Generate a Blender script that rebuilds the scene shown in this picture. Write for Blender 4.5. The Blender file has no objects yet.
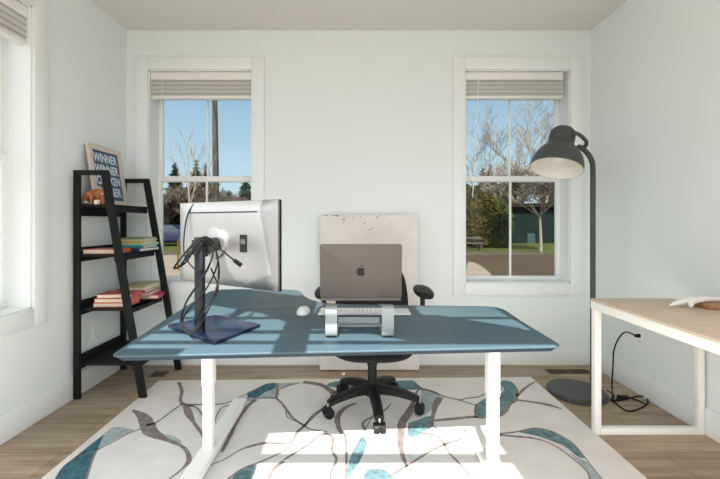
import bpy, bmesh, math, random
from mathutils import Vector, Matrix, Euler
random.seed(7)
C = bpy.context.scene.collection
F, VX, VY, H = 390.0, 353.0, 222.0, 1.15
YB, XL, XR, ZC = 3.148, -1.83, 1.918, 2.697     # back wall, left wall, right wall, ceiling
GZ = -0.45                                       # ground outside
def P(px, py, Y): return Vector(((px-VX)/F*Y, Y, H-(py-VY)/F*Y))
def G(px, py, z=0.0):                            # point on the horizontal plane z
    Y = (H-z)*F/(py-VY); return Vector(((px-VX)/F*Y, Y, z))

# ---------------------------------------------------------------- materials
MATS = {}
def mat(name, col, rough=0.6, metal=0.0, noise=0.0, nscale=20, bump=0.0, bscale=60, spec=0.5, stretch=None, emit=None, coat=0):
    if name in MATS: return MATS[name]
    m = bpy.data.materials.new(name); m.use_nodes = True
    nt = m.node_tree; b = nt.nodes['Principled BSDF']
    c = (*col, 1)
    b.inputs['Base Color'].default_value = c
    b.inputs['Roughness'].default_value = rough
    b.inputs['Metallic'].default_value = metal
    b.inputs['Specular IOR Level'].default_value = spec
    b.inputs['Coat Weight'].default_value = coat
    tc = nt.nodes.new('ShaderNodeTexCoord'); mp = nt.nodes.new('ShaderNodeMapping')
    nt.links.new(tc.outputs['Object'], mp.inputs[0])
    if stretch: mp.inputs['Scale'].default_value = stretch
    if noise > 0:
        n = nt.nodes.new('ShaderNodeTexNoise'); n.inputs['Scale'].default_value = nscale
        n.inputs['Detail'].default_value = 4
        nt.links.new(mp.outputs[0], n.inputs['Vector'])
        r = nt.nodes.new('ShaderNodeValToRGB')
        r.color_ramp.elements[0].position = .3; r.color_ramp.elements[1].position = .7
        r.color_ramp.elements[0].color = (*[max(0, v*(1-noise)) for v in col], 1)
        r.color_ramp.elements[1].color = (*[min(1, v*(1+noise)) for v in col], 1)
        nt.links.new(n.outputs[0], r.inputs[0]); nt.links.new(r.outputs[0], b.inputs['Base Color'])
    if bump > 0:
        n2 = nt.nodes.new('ShaderNodeTexNoise'); n2.inputs['Scale'].default_value = bscale
        nt.links.new(mp.outputs[0], n2.inputs['Vector'])
        bp = nt.nodes.new('ShaderNodeBump'); bp.inputs['Strength'].default_value = bump
        bp.inputs['Distance'].default_value = .01
        nt.links.new(n2.outputs[0], bp.inputs['Height']); nt.links.new(bp.outputs[0], b.inputs['Normal'])
    MATS[name] = m; return m

wall_m = mat('wall_paint', (.80, .845, .84), .85, bump=.04, bscale=180, spec=.2)
ceil_m = mat('ceiling_paint', (.72, .71, .68), .9, bump=.05, bscale=120, spec=.15)
trim_m = mat('trim_paint', (.85, .875, .87), .45, spec=.3)
vinyl_m = mat('window_vinyl', (.86, .88, .87), .35)
blind_m = mat('blind_slat', (.84, .83, .79), .5)
blind_dk = mat('blind_gap', (.55, .54, .50), .6)
white_metal = mat('white_metal', (.90, .89, .85), .4)
black_wood = mat('black_wood', (.009, .011, .011), .6, spec=.2, noise=.3, nscale=12)
desk_m = mat('blue_linoleum', (.064, .108, .130), .5, noise=.05, nscale=80, spec=.25)
desk_edge = mat('blue_edge', (.010, .026, .045), .6, spec=.15)
black_metal = mat('black_metal', (.009, .010, .013), .4, spec=.3)
black_gloss = mat('black_gloss', (.008, .015, .034), .25, spec=.35)
black_pl = mat('black_plastic', (.011, .011, .011), .5, spec=.25)
cable_m = mat('cable_rubber', (.008, .009, .010), .6, spec=.2)
dark_fab = mat('dark_fabric', (.022, .022, .023), .9, spec=.1, bump=.3, bscale=400)
lamp_m = mat('lamp_charcoal', (.055, .062, .062), .45, spec=.4)
lamp_in = mat('lamp_inner_white', (.85, .83, .76), .5)
bulb_m = mat('bulb_white', (.9, .88, .8), .3)
silver = mat('silver_plastic', (.40, .40, .40), .40, metal=.85)
car_grey = mat('port_grey', (.06, .06, .06), .5)
silver_alu = mat('brushed_aluminium', (.34, .38, .38), .45, metal=.5)
laptop_m = mat('laptop_aluminium', (.15, .128, .115), .5, metal=.4, spec=.4)
logo_m = mat('logo_black', (.006, .005, .005), .15)
key_m = mat('key_white', (.85, .86, .87), .45)
kb_base = mat('keyboard_silver', (.62, .64, .66), .4, metal=.3)
canvas_m = mat('canvas_paint', (.74, .70, .66), .8, noise=.06, nscale=5, bump=.3, bscale=25)
canvas_spot = mat('canvas_dark_paint', (.10, .10, .09), .8)
plate_m = mat('outlet_plastic', (.86, .86, .83), .4)
vent_m = mat('vent_brown', (.13, .10, .075), .5, metal=.2)
vent_dk = mat('vent_dark', (.02, .016, .012), .8)
oak = mat('pale_oak_top', (.64, .51, .385), .5, noise=.10, nscale=9, stretch=(1, 9, 9))
oak_edge = mat('table_edge_white', (.93, .92, .86), .45)
block_m = mat('brown_wood_block', (.34, .17, .07), .5, noise=.25, nscale=14, stretch=(1, 6, 6))
star_m = mat('starfish_white', (.82, .79, .73), .8, noise=.06, nscale=60, bump=.5, bscale=150)
copper = mat('copper_glaze', (.40, .14, .05), .22, metal=.2, noise=.55, nscale=22, coat=.5)
cream = mat('cream_glaze', (.75, .70, .58), .4)
frame_wood = mat('pale_wood_frame', (.66, .57, .50), .55, noise=.08, nscale=14, stretch=(8, 1, 8))
navy = mat('poster_navy', (.035, .085, .17), .5)
letter_m = mat('poster_letter', (.66, .74, .80), .5)
chrome = mat('chrome', (.6, .6, .6), .15, metal=1)
paper_m = mat('book_pages', (.78, .71, .58), .8, noise=.08, nscale=300, stretch=(1, 1, 20))

def floor_mat():
    m = bpy.data.materials.new('oak_plank_floor'); m.use_nodes = True
    nt = m.node_tree; b = nt.nodes['Principled BSDF']; N = nt.nodes.new; L = nt.links.new
    tc = N('ShaderNodeTexCoord')
    br = N('ShaderNodeTexBrick'); br.offset = .37; br.offset_frequency = 2
    br.inputs['Scale'].default_value = 1; br.inputs['Brick Width'].default_value = 1.5
    br.inputs['Row Height'].default_value = .19; br.inputs['Mortar Size'].default_value = .0018
    br.inputs['Color1'].default_value = (.38, .30, .215, 1); br.inputs['Color2'].default_value = (.48, .39, .285, 1)
    br.inputs['Mortar'].default_value = (.17, .13, .09, 1)
    L(tc.outputs['Object'], br.inputs['Vector'])
    mp = N('ShaderNodeMapping'); mp.inputs['Scale'].default_value = (1.2, 14, 1)
    L(tc.outputs['Object'], mp.inputs[0])
    n = N('ShaderNodeTexNoise'); n.inputs['Scale'].default_value = 2.5; n.inputs['Detail'].default_value = 6
    L(mp.outputs[0], n.inputs['Vector'])
    r = N('ShaderNodeValToRGB'); r.color_ramp.elements[0].position = .3; r.color_ramp.elements[1].position = .75
    r.color_ramp.elements[0].color = (.66, .63, .60, 1); r.color_ramp.elements[1].color = (1.15, 1.15, 1.15, 1)
    L(n.outputs[0], r.inputs[0])
    mx = N('ShaderNodeMix'); mx.data_type = 'RGBA'; mx.blend_type = 'MULTIPLY'; mx.inputs[0].default_value = 1
    L(br.outputs[0], mx.inputs[6]); L(r.outputs[0], mx.inputs[7]); L(mx.outputs[2], b.inputs['Base Color'])
    b.inputs['Roughness'].default_value = .5; b.inputs['Specular IOR Level'].default_value = .3
    return m
floor_m = floor_mat()

def glass_mat():
    m = bpy.data.materials.new('window_glass'); m.use_nodes = True
    nt = m.node_tree; nt.nodes.clear(); N = nt.nodes.new; L = nt.links.new
    o = N('ShaderNodeOutputMaterial'); t = N('ShaderNodeBsdfTransparent'); g = N('ShaderNodeBsdfGlossy')
    t.inputs[0].default_value = (.94, .96, .95, 1); g.inputs['Roughness'].default_value = .02
    fr = N('ShaderNodeFresnel'); fr.inputs[0].default_value = 1.2
    mx = N('ShaderNodeMixShader'); L(fr.outputs[0], mx.inputs[0]); L(t.outputs[0], mx.inputs[1]); L(g.outputs[0], mx.inputs[2])
    L(mx.outputs[0], o.inputs[0]); return m
glass_m = glass_mat()

# ---------------------------------------------------------------- mesh builder
class MB:
    def __init__(s): s.bm = bmesh.new(); s.mats = []
    def mi(s, m):
        if m not in s.mats: s.mats.append(m)
        return s.mats.index(m)
    def _join(s, tb, M, m):
        i = s.mi(m) if m else 0
        if M is not None: bmesh.ops.transform(tb, matrix=M, verts=tb.verts)
        for f in tb.faces: f.material_index = i
        bmesh.ops.recalc_face_normals(tb, faces=tb.faces)
        me = bpy.data.meshes.new('t'); tb.to_mesh(me); tb.free(); s.bm.from_mesh(me); bpy.data.meshes.remove(me)
        return s
    def box(s, c, size, rot=None, bev=0.0, m=None, seg=2):
        tb = bmesh.new(); bmesh.ops.create_cube(tb, size=1)
        bmesh.ops.transform(tb, matrix=Matrix.Diagonal((*size, 1)), verts=tb.verts)
        if bev > 0: bmesh.ops.bevel(tb, geom=tb.edges[:], offset=bev, segments=seg, affect='EDGES', profile=.5)
        M = Matrix.Translation(c)
        if rot is not None: M = M @ (rot.to_matrix().to_4x4() if isinstance(rot, Euler) else rot)
        return s._join(tb, M, m)
    def mm(s, a, b, bev=0.0, m=None):            # box by two corners
        a = Vector(a); b = Vector(b); d = b-a
        return s.box((a+b)/2, (abs(d.x), abs(d.y), abs(d.z)), bev=bev, m=m)
    def tube(s, pts, r, seg=8, m=None, caps=True):
        pts = [Vector(p) for p in pts]; n = len(pts)
        rr = r if isinstance(r, (list, tuple)) else [r]*n
        tb = bmesh.new(); rings = []; up = None
        for i, p in enumerate(pts):
            t = (pts[min(i+1, n-1)]-pts[max(i-1, 0)])
            if t.length < 1e-9: t = Vector((0, 0, 1))
            t.normalize()
            if up is None:
                up = Vector((0, 0, 1)) if abs(t.z) < .9 else Vector((1, 0, 0))
            a = t.cross(up)
            if a.length < 1e-5: a = t.cross(Vector((0, 1, 0)))
            a.normalize(); b2 = a.cross(t); up = b2.copy()
            rings.append([tb.verts.new(p+(a*math.cos(2*math.pi*k/seg)+b2*math.sin(2*math.pi*k/seg))*rr[i]) for k in range(seg)])
        for i in range(n-1):
            for k in range(seg):
                tb.faces.new((rings[i][k], rings[i][(k+1) % seg], rings[i+1][(k+1) % seg], rings[i+1][k]))
        if caps: tb.faces.new(rings[0]); tb.faces.new(rings[-1][::-1])
        return s._join(tb, None, m)
    def cyl(s, a, b, r, r2=None, seg=24, m=None): return s.tube([a, b], [r, r if r2 is None else r2], seg, m)
    def lathe(s, prof, M=None, seg=32, m=None):  # prof: (radius, height) along local z
        tb = bmesh.new(); rings = []
        for (r, z) in prof:
            if r < 1e-6: rings.append([tb.verts.new((0, 0, z))])
            else: rings.append([tb.verts.new((r*math.cos(2*math.pi*k/seg), r*math.sin(2*math.pi*k/seg), z)) for k in range(seg)])
        for i in range(len(rings)-1):
            A, B = rings[i], rings[i+1]
            for k in range(seg):
                k2 = (k+1) % seg
                if len(A) == 1 and len(B) == 1: continue
                if len(A) == 1: tb.faces.new((A[0], B[k], B[k2]))
                elif len(B) == 1: tb.faces.new((A[k], A[k2], B[0]))
                else: tb.faces.new((A[k], A[k2], B[k2], B[k]))
        return s._join(tb, M, m)
    def prism(s, poly, z0, z1, bev=0.0, M=None, m=None):
        tb = bmesh.new()
        vs = [tb.verts.new((x, y, z0)) for x, y in poly]; f = tb.faces.new(vs)
        r = bmesh.ops.extrude_face_region(tb, geom=[f])
        for v in [g for g in r['geom'] if isinstance(g, bmesh.types.BMVert)]: v.co.z = z1
        if bev > 0:
            es = [e for e in tb.edges if abs(e.verts[0].co.z-e.verts[1].co.z) < 1e-6]
            bmesh.ops.bevel(tb, geom=es, offset=bev, segments=2, affect='EDGES', profile=.5)
        return s._join(tb, M, m)
    def ball(s, c, rad, rot=None, m=None, seg=16):
        tb = bmesh.new(); bmesh.ops.create_uvsphere(tb, u_segments=seg, v_segments=max(6, seg//2), radius=1)
        M = Matrix.Translation(c)
        if rot is not None: M = M @ rot.to_matrix().to_4x4()
        return s._join(tb, M @ Matrix.Diagonal((*(rad if isinstance(rad, (tuple, list)) else (rad,)*3), 1)), m)
    def flat(s, pts, m=None):
        vs = [s.bm.verts.new(p) for p in pts]; f = s.bm.faces.new(vs); f.material_index = s.mi(m) if m else 0
        f.normal_update()
        if f.normal.z < -.01: f.normal_flip()
        return s
    def build(s, name, m=None, parent=None, smooth=40):
        me = bpy.data.meshes.new(name)
        if not s.mats: s.mats = [m]
        elif m is not None and m not in s.mats: pass
        for x in s.mats: me.materials.append(x)
        xs = [v.co for v in s.bm.verts]
        if parent is None:
            org = Vector(((min(v.x for v in xs)+max(v.x for v in xs))/2, (min(v.y for v in xs)+max(v.y for v in xs))/2, min(v.z for v in xs)))
            bmesh.ops.translate(s.bm, verts=s.bm.verts, vec=-org)
        s.bm.to_mesh(me); s.bm.free()
        me.polygons.foreach_set('use_smooth', [True]*len(me.polygons))
        me.set_sharp_from_angle(angle=math.radians(smooth))
        o = bpy.data.objects.new(name, me); C.objects.link(o)
        if parent is None: o.location = org
        else:
            o.parent = parent; o.matrix_parent_inverse = W(parent).inverted()
        return o
def W(o):
    M = Matrix.Translation(o.location) @ o.rotation_euler.to_matrix().to_4x4()
    return W(o.parent) @ o.matrix_parent_inverse @ M if o.parent else M
def tag(o, label, cat, group=None, kind=None):
    if label: o['label'] = label
    if cat: o['category'] = cat
    if group: o['group'] = group
    if kind: o['kind'] = kind
    return o
def thing(name, label, cat, loc=(0, 0, 0), group=None, kind=None, rz=0):
    o = bpy.data.objects.new(name, None); C.objects.link(o); o.location = loc; o.rotation_euler = (0, 0, rz)
    o.empty_display_size = .05
    return tag(o, label, cat, group, kind)
def part(mb, name, m, parent, label=None, smooth=40):
    o = mb.build(name, m, parent, smooth)
    if label: o['label'] = label
    return o
def struct(mb, name, m=None, label=None, cat=None):
    o = mb.build(name, m); o['kind'] = 'structure'
    o['label'] = label; o['category'] = cat
    return o
def copy_tree(o, parent=None):
    c = o.copy(); C.objects.link(c)
    if parent is not None: c.parent = parent
    for ch in [x for x in bpy.data.objects if x.parent == o and x != c]: copy_tree(ch, c)
    return c
def smoothpts(pts, n=6):                          # Catmull-Rom
    pts = [Vector(p) for p in pts]; out = []
    q = [pts[0]]+pts+[pts[-1]]
    for i in range(1, len(q)-2):
        a, b, c, d = q[i-1], q[i], q[i+1], q[i+2]
        for k in range(n):
            t = k/n
            out.append(.5*((2*b)+(c-a)*t+(2*a-5*b+4*c-d)*t*t+(3*b-a-3*c+d)*t**3))
    out.append(pts[-1]); return out
def roundpoly(poly, rads, n=6):
    out = []; N = len(poly)
    for i, p in enumerate(poly):
        p = Vector(p); r = rads[i]
        if r <= 0: out.append(tuple(p)); continue
        a = (Vector(poly[i-1])-p); b = (Vector(poly[(i+1) % N])-p)
        da, db = min(r, a.length*.48), min(r, b.length*.48)
        s0 = p+a.normalized()*da; s1 = p+b.normalized()*db
        for k in range(n+1):
            t = k/n; out.append(tuple(s0*(1-t)**2+p*2*t*(1-t)+s1*t*t))
    return out

# ---------------------------------------------------------------- room shell
b = MB(); b.mm((XL-.2, -.2, -.12), (XR+.2, YB+.18, 0), m=floor_m)
struct(b, 'floor', label='brown oak plank floor under the rug', cat='floor')

LW = dict(u0=-1.651, u1=-.815, z0=.658, z1=2.377)
RW = dict(u0=.904, u1=1.750, z0=.658, z1=2.377)
SW = dict(u0=1.38, u1=2.22, z0=.658, z1=2.377)
T = .18
b = MB()
y0, y1 = YB, YB+T
for (x0, x1) in ((XL-T, LW['u0']), (LW['u1'], RW['u0']), (RW['u1'], XR+T)): b.mm((x0, y0, 0), (x1, y1, ZC), m=wall_m)
for w in (LW, RW):
    b.mm((w['u0'], y0, 0), (w['u1'], y1, w['z0']), m=wall_m); b.mm((w['u0'], y0, w['z1']), (w['u1'], y1, ZC), m=wall_m)
struct(b, 'wall_back', label='white painted wall with two tall windows', cat='wall')
b = MB()
b.mm((XL-T, 1.22, 0), (XL, SW['u0'], ZC), m=wall_m); b.mm((XL-T, SW['u1'], 0), (XL, YB, ZC), m=wall_m)
b.mm((XL-T, SW['u0'], 0), (XL, SW['u1'], SW['z0']), m=wall_m); b.mm((XL-T, SW['u0'], SW['z1']), (XL, SW['u1'], ZC), m=wall_m)
struct(b, 'wall_left', label='white painted wall behind the ladder shelf', cat='wall')
b = MB(); b.mm((XR, .8, 0), (XR+T, YB, ZC), m=wall_m)
struct(b, 'wall_right', label='white painted wall beside the oak-topped table', cat='wall')

# ceiling: solid over the visible room, plus unseen pieces added to shape the sun
SX, SK = .12, .826                                 # sun travels (SX, 1, -SK)
def up(X, Y, z, zc=ZC+.0): t = (zc-z)/SK; return (X-SX*t, Y-t)
b = MB()
def slab(x0, x1, ya, yb): b.mm((x0, ya, ZC), (x1, yb, ZC+.05), m=ceil_m)
def sun_blocker(pts): b.prism(pts, ZC, ZC+.03, m=ceil_m)
xa, xb = XL-T, XR+T
slab(xa, xb, .10, YB+T)
yd = up(0, 1.94, .73)[1]
slab(-.58, xb, -.30, .10); slab(-.44, xb, yd, -.30); slab(-2.7, -1.05, -1.6, .10); slab(-2.7, xa, .10, 1.2)  # unseen slabs added to limit where the sun gets in
yf = up(0, 2.13, 0)[1]
xr = up(-.456, 0, 0)[0]
slab(-1.05, xr, -1.6, yf-.01)                      # added to cut the left border of the rug's sun patch
slab(.36, xb, -1.6, yf); slab(.405, xb, yf, yd)  # added too, keeps sun off the right side
d = lambda X, Y: up(X, Y, .73)
sun_blocker([d(-.262, 1.22), d(-.156, 1.22), d(-.20, 2.12), d(-.306, 2.12)])  # added strip for the shade band across the desk
b.mm((-.46, -.78, ZC), (.02, -.47, ZC+.03), m=ceil_m)  # added piece that keeps sun off the laptop lid
sun_blocker([d(-.398, 1.76), d(-.297, 1.655), d(-.20, 1.53), d(-.02, 1.52), d(.2, 1.375), d(.69, 1.355), d(.69, 1.43), d(.65, 1.517), d(.385, 1.725)])  # added shape that casts the dark wedge on the desk
for (ya, yb) in ((1.464, 1.478), (1.338, 1.344), (1.684, 1.692)):
    q0, q1 = d(-.9, ya), d(.75, yb); b.mm((q0[0], q0[1], ZC), (q1[0], q1[1], ZC+.03), m=ceil_m)  # added thin bars for the shade lines on the desk
q0, q1 = up(-.5, 1.85, 0), up(.8, 1.90, 0); b.mm((q0[0], q0[1], ZC), (q1[0], q1[1], ZC+.03), m=ceil_m)  # added bar for the dark stripe in the rug's sun patch
struct(b, 'ceiling', label='plain off-white ceiling with added unseen pieces that shape the sun', cat='ceiling')

bh, bt = .148, .016
def base(name, a, bb, lab):
    b = MB(); b.mm(a, bb, m=trim_m, bev=.003); struct(b, name, label=lab, cat='baseboard')
base('baseboard_back', (XL, YB-bt, 0), (XR, YB, bh), 'tall white baseboard along the window wall')
base('baseboard_left', (XL, 1.22, 0), (XL+bt, YB-bt, bh), 'tall white baseboard behind the ladder shelf')
base('baseboard_right', (XR-bt, .8, 0), (XR, YB-bt, bh), 'tall white baseboard behind the oak-topped table')

def window(name, w, mp, lab):
    u0, u1, z0, z1 = w['u0'], w['u1'], w['z0'], w['z1']; cw = .10; uc = (u0+u1)/2
    loc = mp(uc, 0, z0)
    root = thing(name, lab, 'window', loc, kind='structure')
    def bb(b, ua, ub, da, db, za, zb, m, bev=0.0): b.mm(mp(ua, da, za), mp(ub, db, zb), m=m, bev=bev)
    b = MB()
    bb(b, u0-cw, u0, -.018, 0, z0-cw, z1+cw, trim_m, .003); bb(b, u1, u1+cw, -.018, 0, z0-cw, z1+cw, trim_m, .003)
    bb(b, u0, u1, -.018, 0, z1, z1+cw, trim_m, .003); bb(b, u0, u1, -.018, 0, z0-cw, z0, trim_m, .003)
    part(b, 'window_casing', trim_m, root)
    b = MB(); e = .008
    bb(b, u0, u0+e, 0, T, z0, z1, trim_m); bb(b, u1-e, u1, 0, T, z0, z1, trim_m)
    bb(b, u0, u1, 0, T, z0, z0+e, trim_m); bb(b, u0, u1, 0, T, z1-e, z1, trim_m)
    part(b, 'window_jamb', trim_m, root)
    zr = 1.512
    for (za, zb, dd, nm) in ((z0+e, zr+.024, .132, 'lower_sash'), (zr-.024, z1-e, .152, 'upper_sash')):
        b = MB(); fw = .034
        bb(b, u0+e, u0+e+fw, dd, dd+.03, za, zb, vinyl_m, .002); bb(b, u1-e-fw, u1-e, dd, dd+.03, za, zb, vinyl_m, .002)
        bb(b, u0+e+fw, u1-e-fw, dd, dd+.03, za, za+.03 if nm == 'lower_sash' else za+.045, vinyl_m, .002)
        bb(b, u0+e+fw, u1-e-fw, dd, dd+.03, zb-(.045 if nm == 'lower_sash' else .03), zb, vinyl_m, .002)
        s_ = part(b, nm, vinyl_m, root)
        b = MB(); bb(b, uc-.008, uc+.008, dd+.008, dd+.02, za+.02, zb-.02, vinyl_m)
        part(b, 'muntin', vinyl_m, s_)
        b = MB(); bb(b, u0+e+fw-.005, u1-e-fw+.005, dd+.011, dd+.015, za+.02, zb-.02, glass_m)
        part(b, 'pane', glass_m, s_, 'clear glass pane')
    return root
mb_ = lambda u, dd, z: Vector((u, YB+dd, z))
ml_ = lambda u, dd, z: Vector((XL-dd, u, z))
window('window_1', SW, ml_, 'white framed window in the wall left of the ladder shelf')
window('window_2', LW, mb_, 'white double-hung window behind the silver monitor')
window('window_3', RW, mb_, 'white double-hung window behind the arched floor lamp')

def blind(w, mp, lab, wand_side):
    u0, u1, z1 = w['u0'], w['u1'], w['z1']; uc = (u0+u1)/2
    a, c = u0+.010, u1-.045 if wand_side > 0 and w is RW else u1-.010
    root = thing('window_blind', lab, 'blind', mp((a+c)/2, .06, 2.15), group='raised slatted blinds')
    b = MB(); b.mm(mp(a, .012, z1-.012), mp(c, .075, z1-.075), m=blind_m, bev=.003); part(b, 'head_rail', blind_m, root)
    n = 14; zt = z1-.082; zb = 2.185
    b = MB()
    for i in range(n):
        z = zt-(zt-zb)*i/(n-1); j = random.uniform(-.003, .003)
        b.mm(mp(a, .018+j, z-.0022), mp(c, .070+j, z+.0022), m=blind_m if i % 4 else blind_dk)
    part(b, 'slats', blind_m, root)
    b = MB(); b.mm(mp(a, .016, 2.152), mp(c, .072, 2.178), m=blind_m, bev=.004); part(b, 'bottom_rail', blind_m, root)
    b = MB(); uw = a+.10
    b.tube([mp(uw, .008, z1-.07), mp(uw, .004, z1-.085), mp(uw-.02, .02, 1.75), mp(uw-.04, .03, 1.35)], .0035, 6, m=vinyl_m)
    part(b, 'tilt_wand', vinyl_m, root, 'thin white tilt wand')
blind(SW, ml_, 'white slatted blind drawn up in the window left of the shelf', 0)
blind(LW, mb_, 'white slatted blind drawn up above the silver monitor', 1)
blind(RW, mb_, 'white slatted blind drawn up beside the floor lamp', 1)

# ---------------------------------------------------------------- rug
rug_w = mat('rug_ivory', (.76, .735, .70), .95, noise=.05, nscale=7, bump=.25, bscale=300, spec=.1)
rug_br = mat('rug_taupe', (.25, .215, .20), .95, noise=.25, nscale=30, spec=.1)
rug_gr = mat('rug_greige', (.46, .43, .40), .95, noise=.15, nscale=30, spec=.1)
rug_tl = mat('rug_teal', (.15, .25, .27), .95, noise=.35, nscale=35, spec=.1)
rug_dk = mat('rug_deep_blue', (.06, .145, .185), .95, noise=.35, nscale=40, spec=.1)
rug_lt = mat('rug_pale_blue', (.39, .45, .465), .95, noise=.2, nscale=35, spec=.1)
rug_vl = mat('rug_mist', (.60, .63, .63), .95, noise=.1, nscale=25, spec=.1)
b = MB()
b.prism(roundpoly([(-1.375, .7), (1.305, .7), (1.305, 2.865), (-1.39, 2.80)], [.01]*4), 0.001, .010, m=rug_w)
b.tube([(-1.375, .7, .006), (-1.39, 2.80, .006), (1.305, 2.865, .006), (1.305, .7, .006)], .006, 6, m=rug_w)
def patch(pts, m, z=.0104):
    q = smoothpts([G(x, y, z) for x, y in pts]+[G(*pts[0], z)], 3)[:-1]
    q = [Vector((min(max(p.x, -1.372), 1.30), min(p.y, 2.795+.035*(p.x+1.39)/1.35), z)) for p in q]
    b.flat(q, m)
def vein(pts, ws, m=None, z=.0108):
    if not isinstance(ws, (list, tuple)): ws = [ws]*len(pts)
    q = smoothpts([(x, y, w) for (x, y), w in zip(pts, ws)], 4)
    P3 = [G(v.x, v.y, z) for v in q]; L_, R_ = [], []
    for i, p in enumerate(P3):
        t = P3[min(i+1, len(P3)-1)]-P3[max(i-1, 0)]; t.z = 0
        if t.length < 1e-6: t = Vector((1, 0, 0))
        t.normalize(); nrm = Vector((-t.y, t.x, 0))
        # widths are given in photo pixels measured across the stroke
        wpx = max(q[i].z, .8); s = F/p.y
        k = math.hypot(nrm.x*s, nrm.y*s*(H/p.y))    # pixels per metre across the stroke
        hw = wpx/k/2*(1+random.uniform(-.12, .12)); hw = min(hw, .07)
        L_.append(p+nrm*hw); R_.append(p-nrm*hw)
    i = b.mi(m or rug_br)
    vl = [b.bm.verts.new(v) for v in L_]; vr = [b.bm.verts.new(v) for v in R_]
    for k in range(len(vl)-1):
        f = b.bm.faces.new((vr[k], vr[k+1], vl[k+1], vl[k])); f.material_index = i; f.normal_update()
        if f.normal.z < 0: f.normal_flip()
PATCH = [
 ([(104,434),(97.5,450),(92.5,460),(85,479),(82,492),(52,492),(60,470),(75,457),(90,445)], rug_dk),
 ([(104,434),(112.5,427.5),(122,427.5),(134,430),(127,434),(112,442),(98,449)], rug_lt),
 ([(160,435),(170,435),(180,440),(181,444),(172,442),(162,439)], rug_lt),
 ([(247.5,392.5),(268,383.5),(277,383.5),(275,388),(265,392.5),(258,397.5),(248,397.5)], rug_dk),
 ([(237,399),(247,397),(258,398),(266,392.5),(275,388),(277.5,392),(276,398),(260,398),(250,401)], rug_lt),
 ([(277,383.5),(300,382.5),(292,385),(281,389)], rug_lt),
 ([(326,386),(334,381.6),(366,381),(400,380.8),(412,380.6),(420,386),(421,389),(400,390),(380,389),(350,387),(340,388)], rug_tl),
 ([(421,390.4),(432,390.4),(439.7,395),(436,402),(433,408),(423,416),(415,415),(420,401)], rug_lt),
 ([(408.7,423),(419,419.5),(430,416),(434,423),(430,429),(423,431),(417,436.5),(407.7,435.5)], rug_tl),
 ([(476,405),(484,399),(498,395),(504,389),(500,383.5),(503,380.5),(511,381.7),(516.7,387.5),(515.5,399),(507,405),(502,415),(494,416),(484,418),(476,417)], rug_tl),
 ([(488,384),(499,383),(503,388),(498,394),(490,396)], rug_lt),
 ([(517.8,432),(528,429),(535.5,428.4),(545,429.5),(553,432),(569,441),(580,451),(584.5,457.8),(577.8,456.7),(566.7,447.8),(555.5,442.4),(537.8,436.2)], rug_tl),
 ([(569,452),(577,457),(584,460),(594,470),(607,490),(589,490),(588,474),(580,464)], rug_lt),
 ([(362,435.6),(366.7,444.4),(356.7,466.7),(346.7,478.7),(345.5,474.5),(352,453),(359,440)], rug_tl),
 ([(363,478),(366,471),(374,468.5),(384.5,470),(392,477),(391,490),(363,490)], rug_tl),
 ([(409,438),(422,437),(438,437.7),(442,448),(429,453),(415.6,460),(406.7,456)], rug_vl),
 ([(237,472),(244.5,466.8),(257,465),(252,479),(246,492),(228,486)], rug_tl),
 ([(188,402),(200,408),(202,418),(196,412),(189,407)], rug_vl),
]
for pts, m in PATCH: patch(pts, m)
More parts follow.
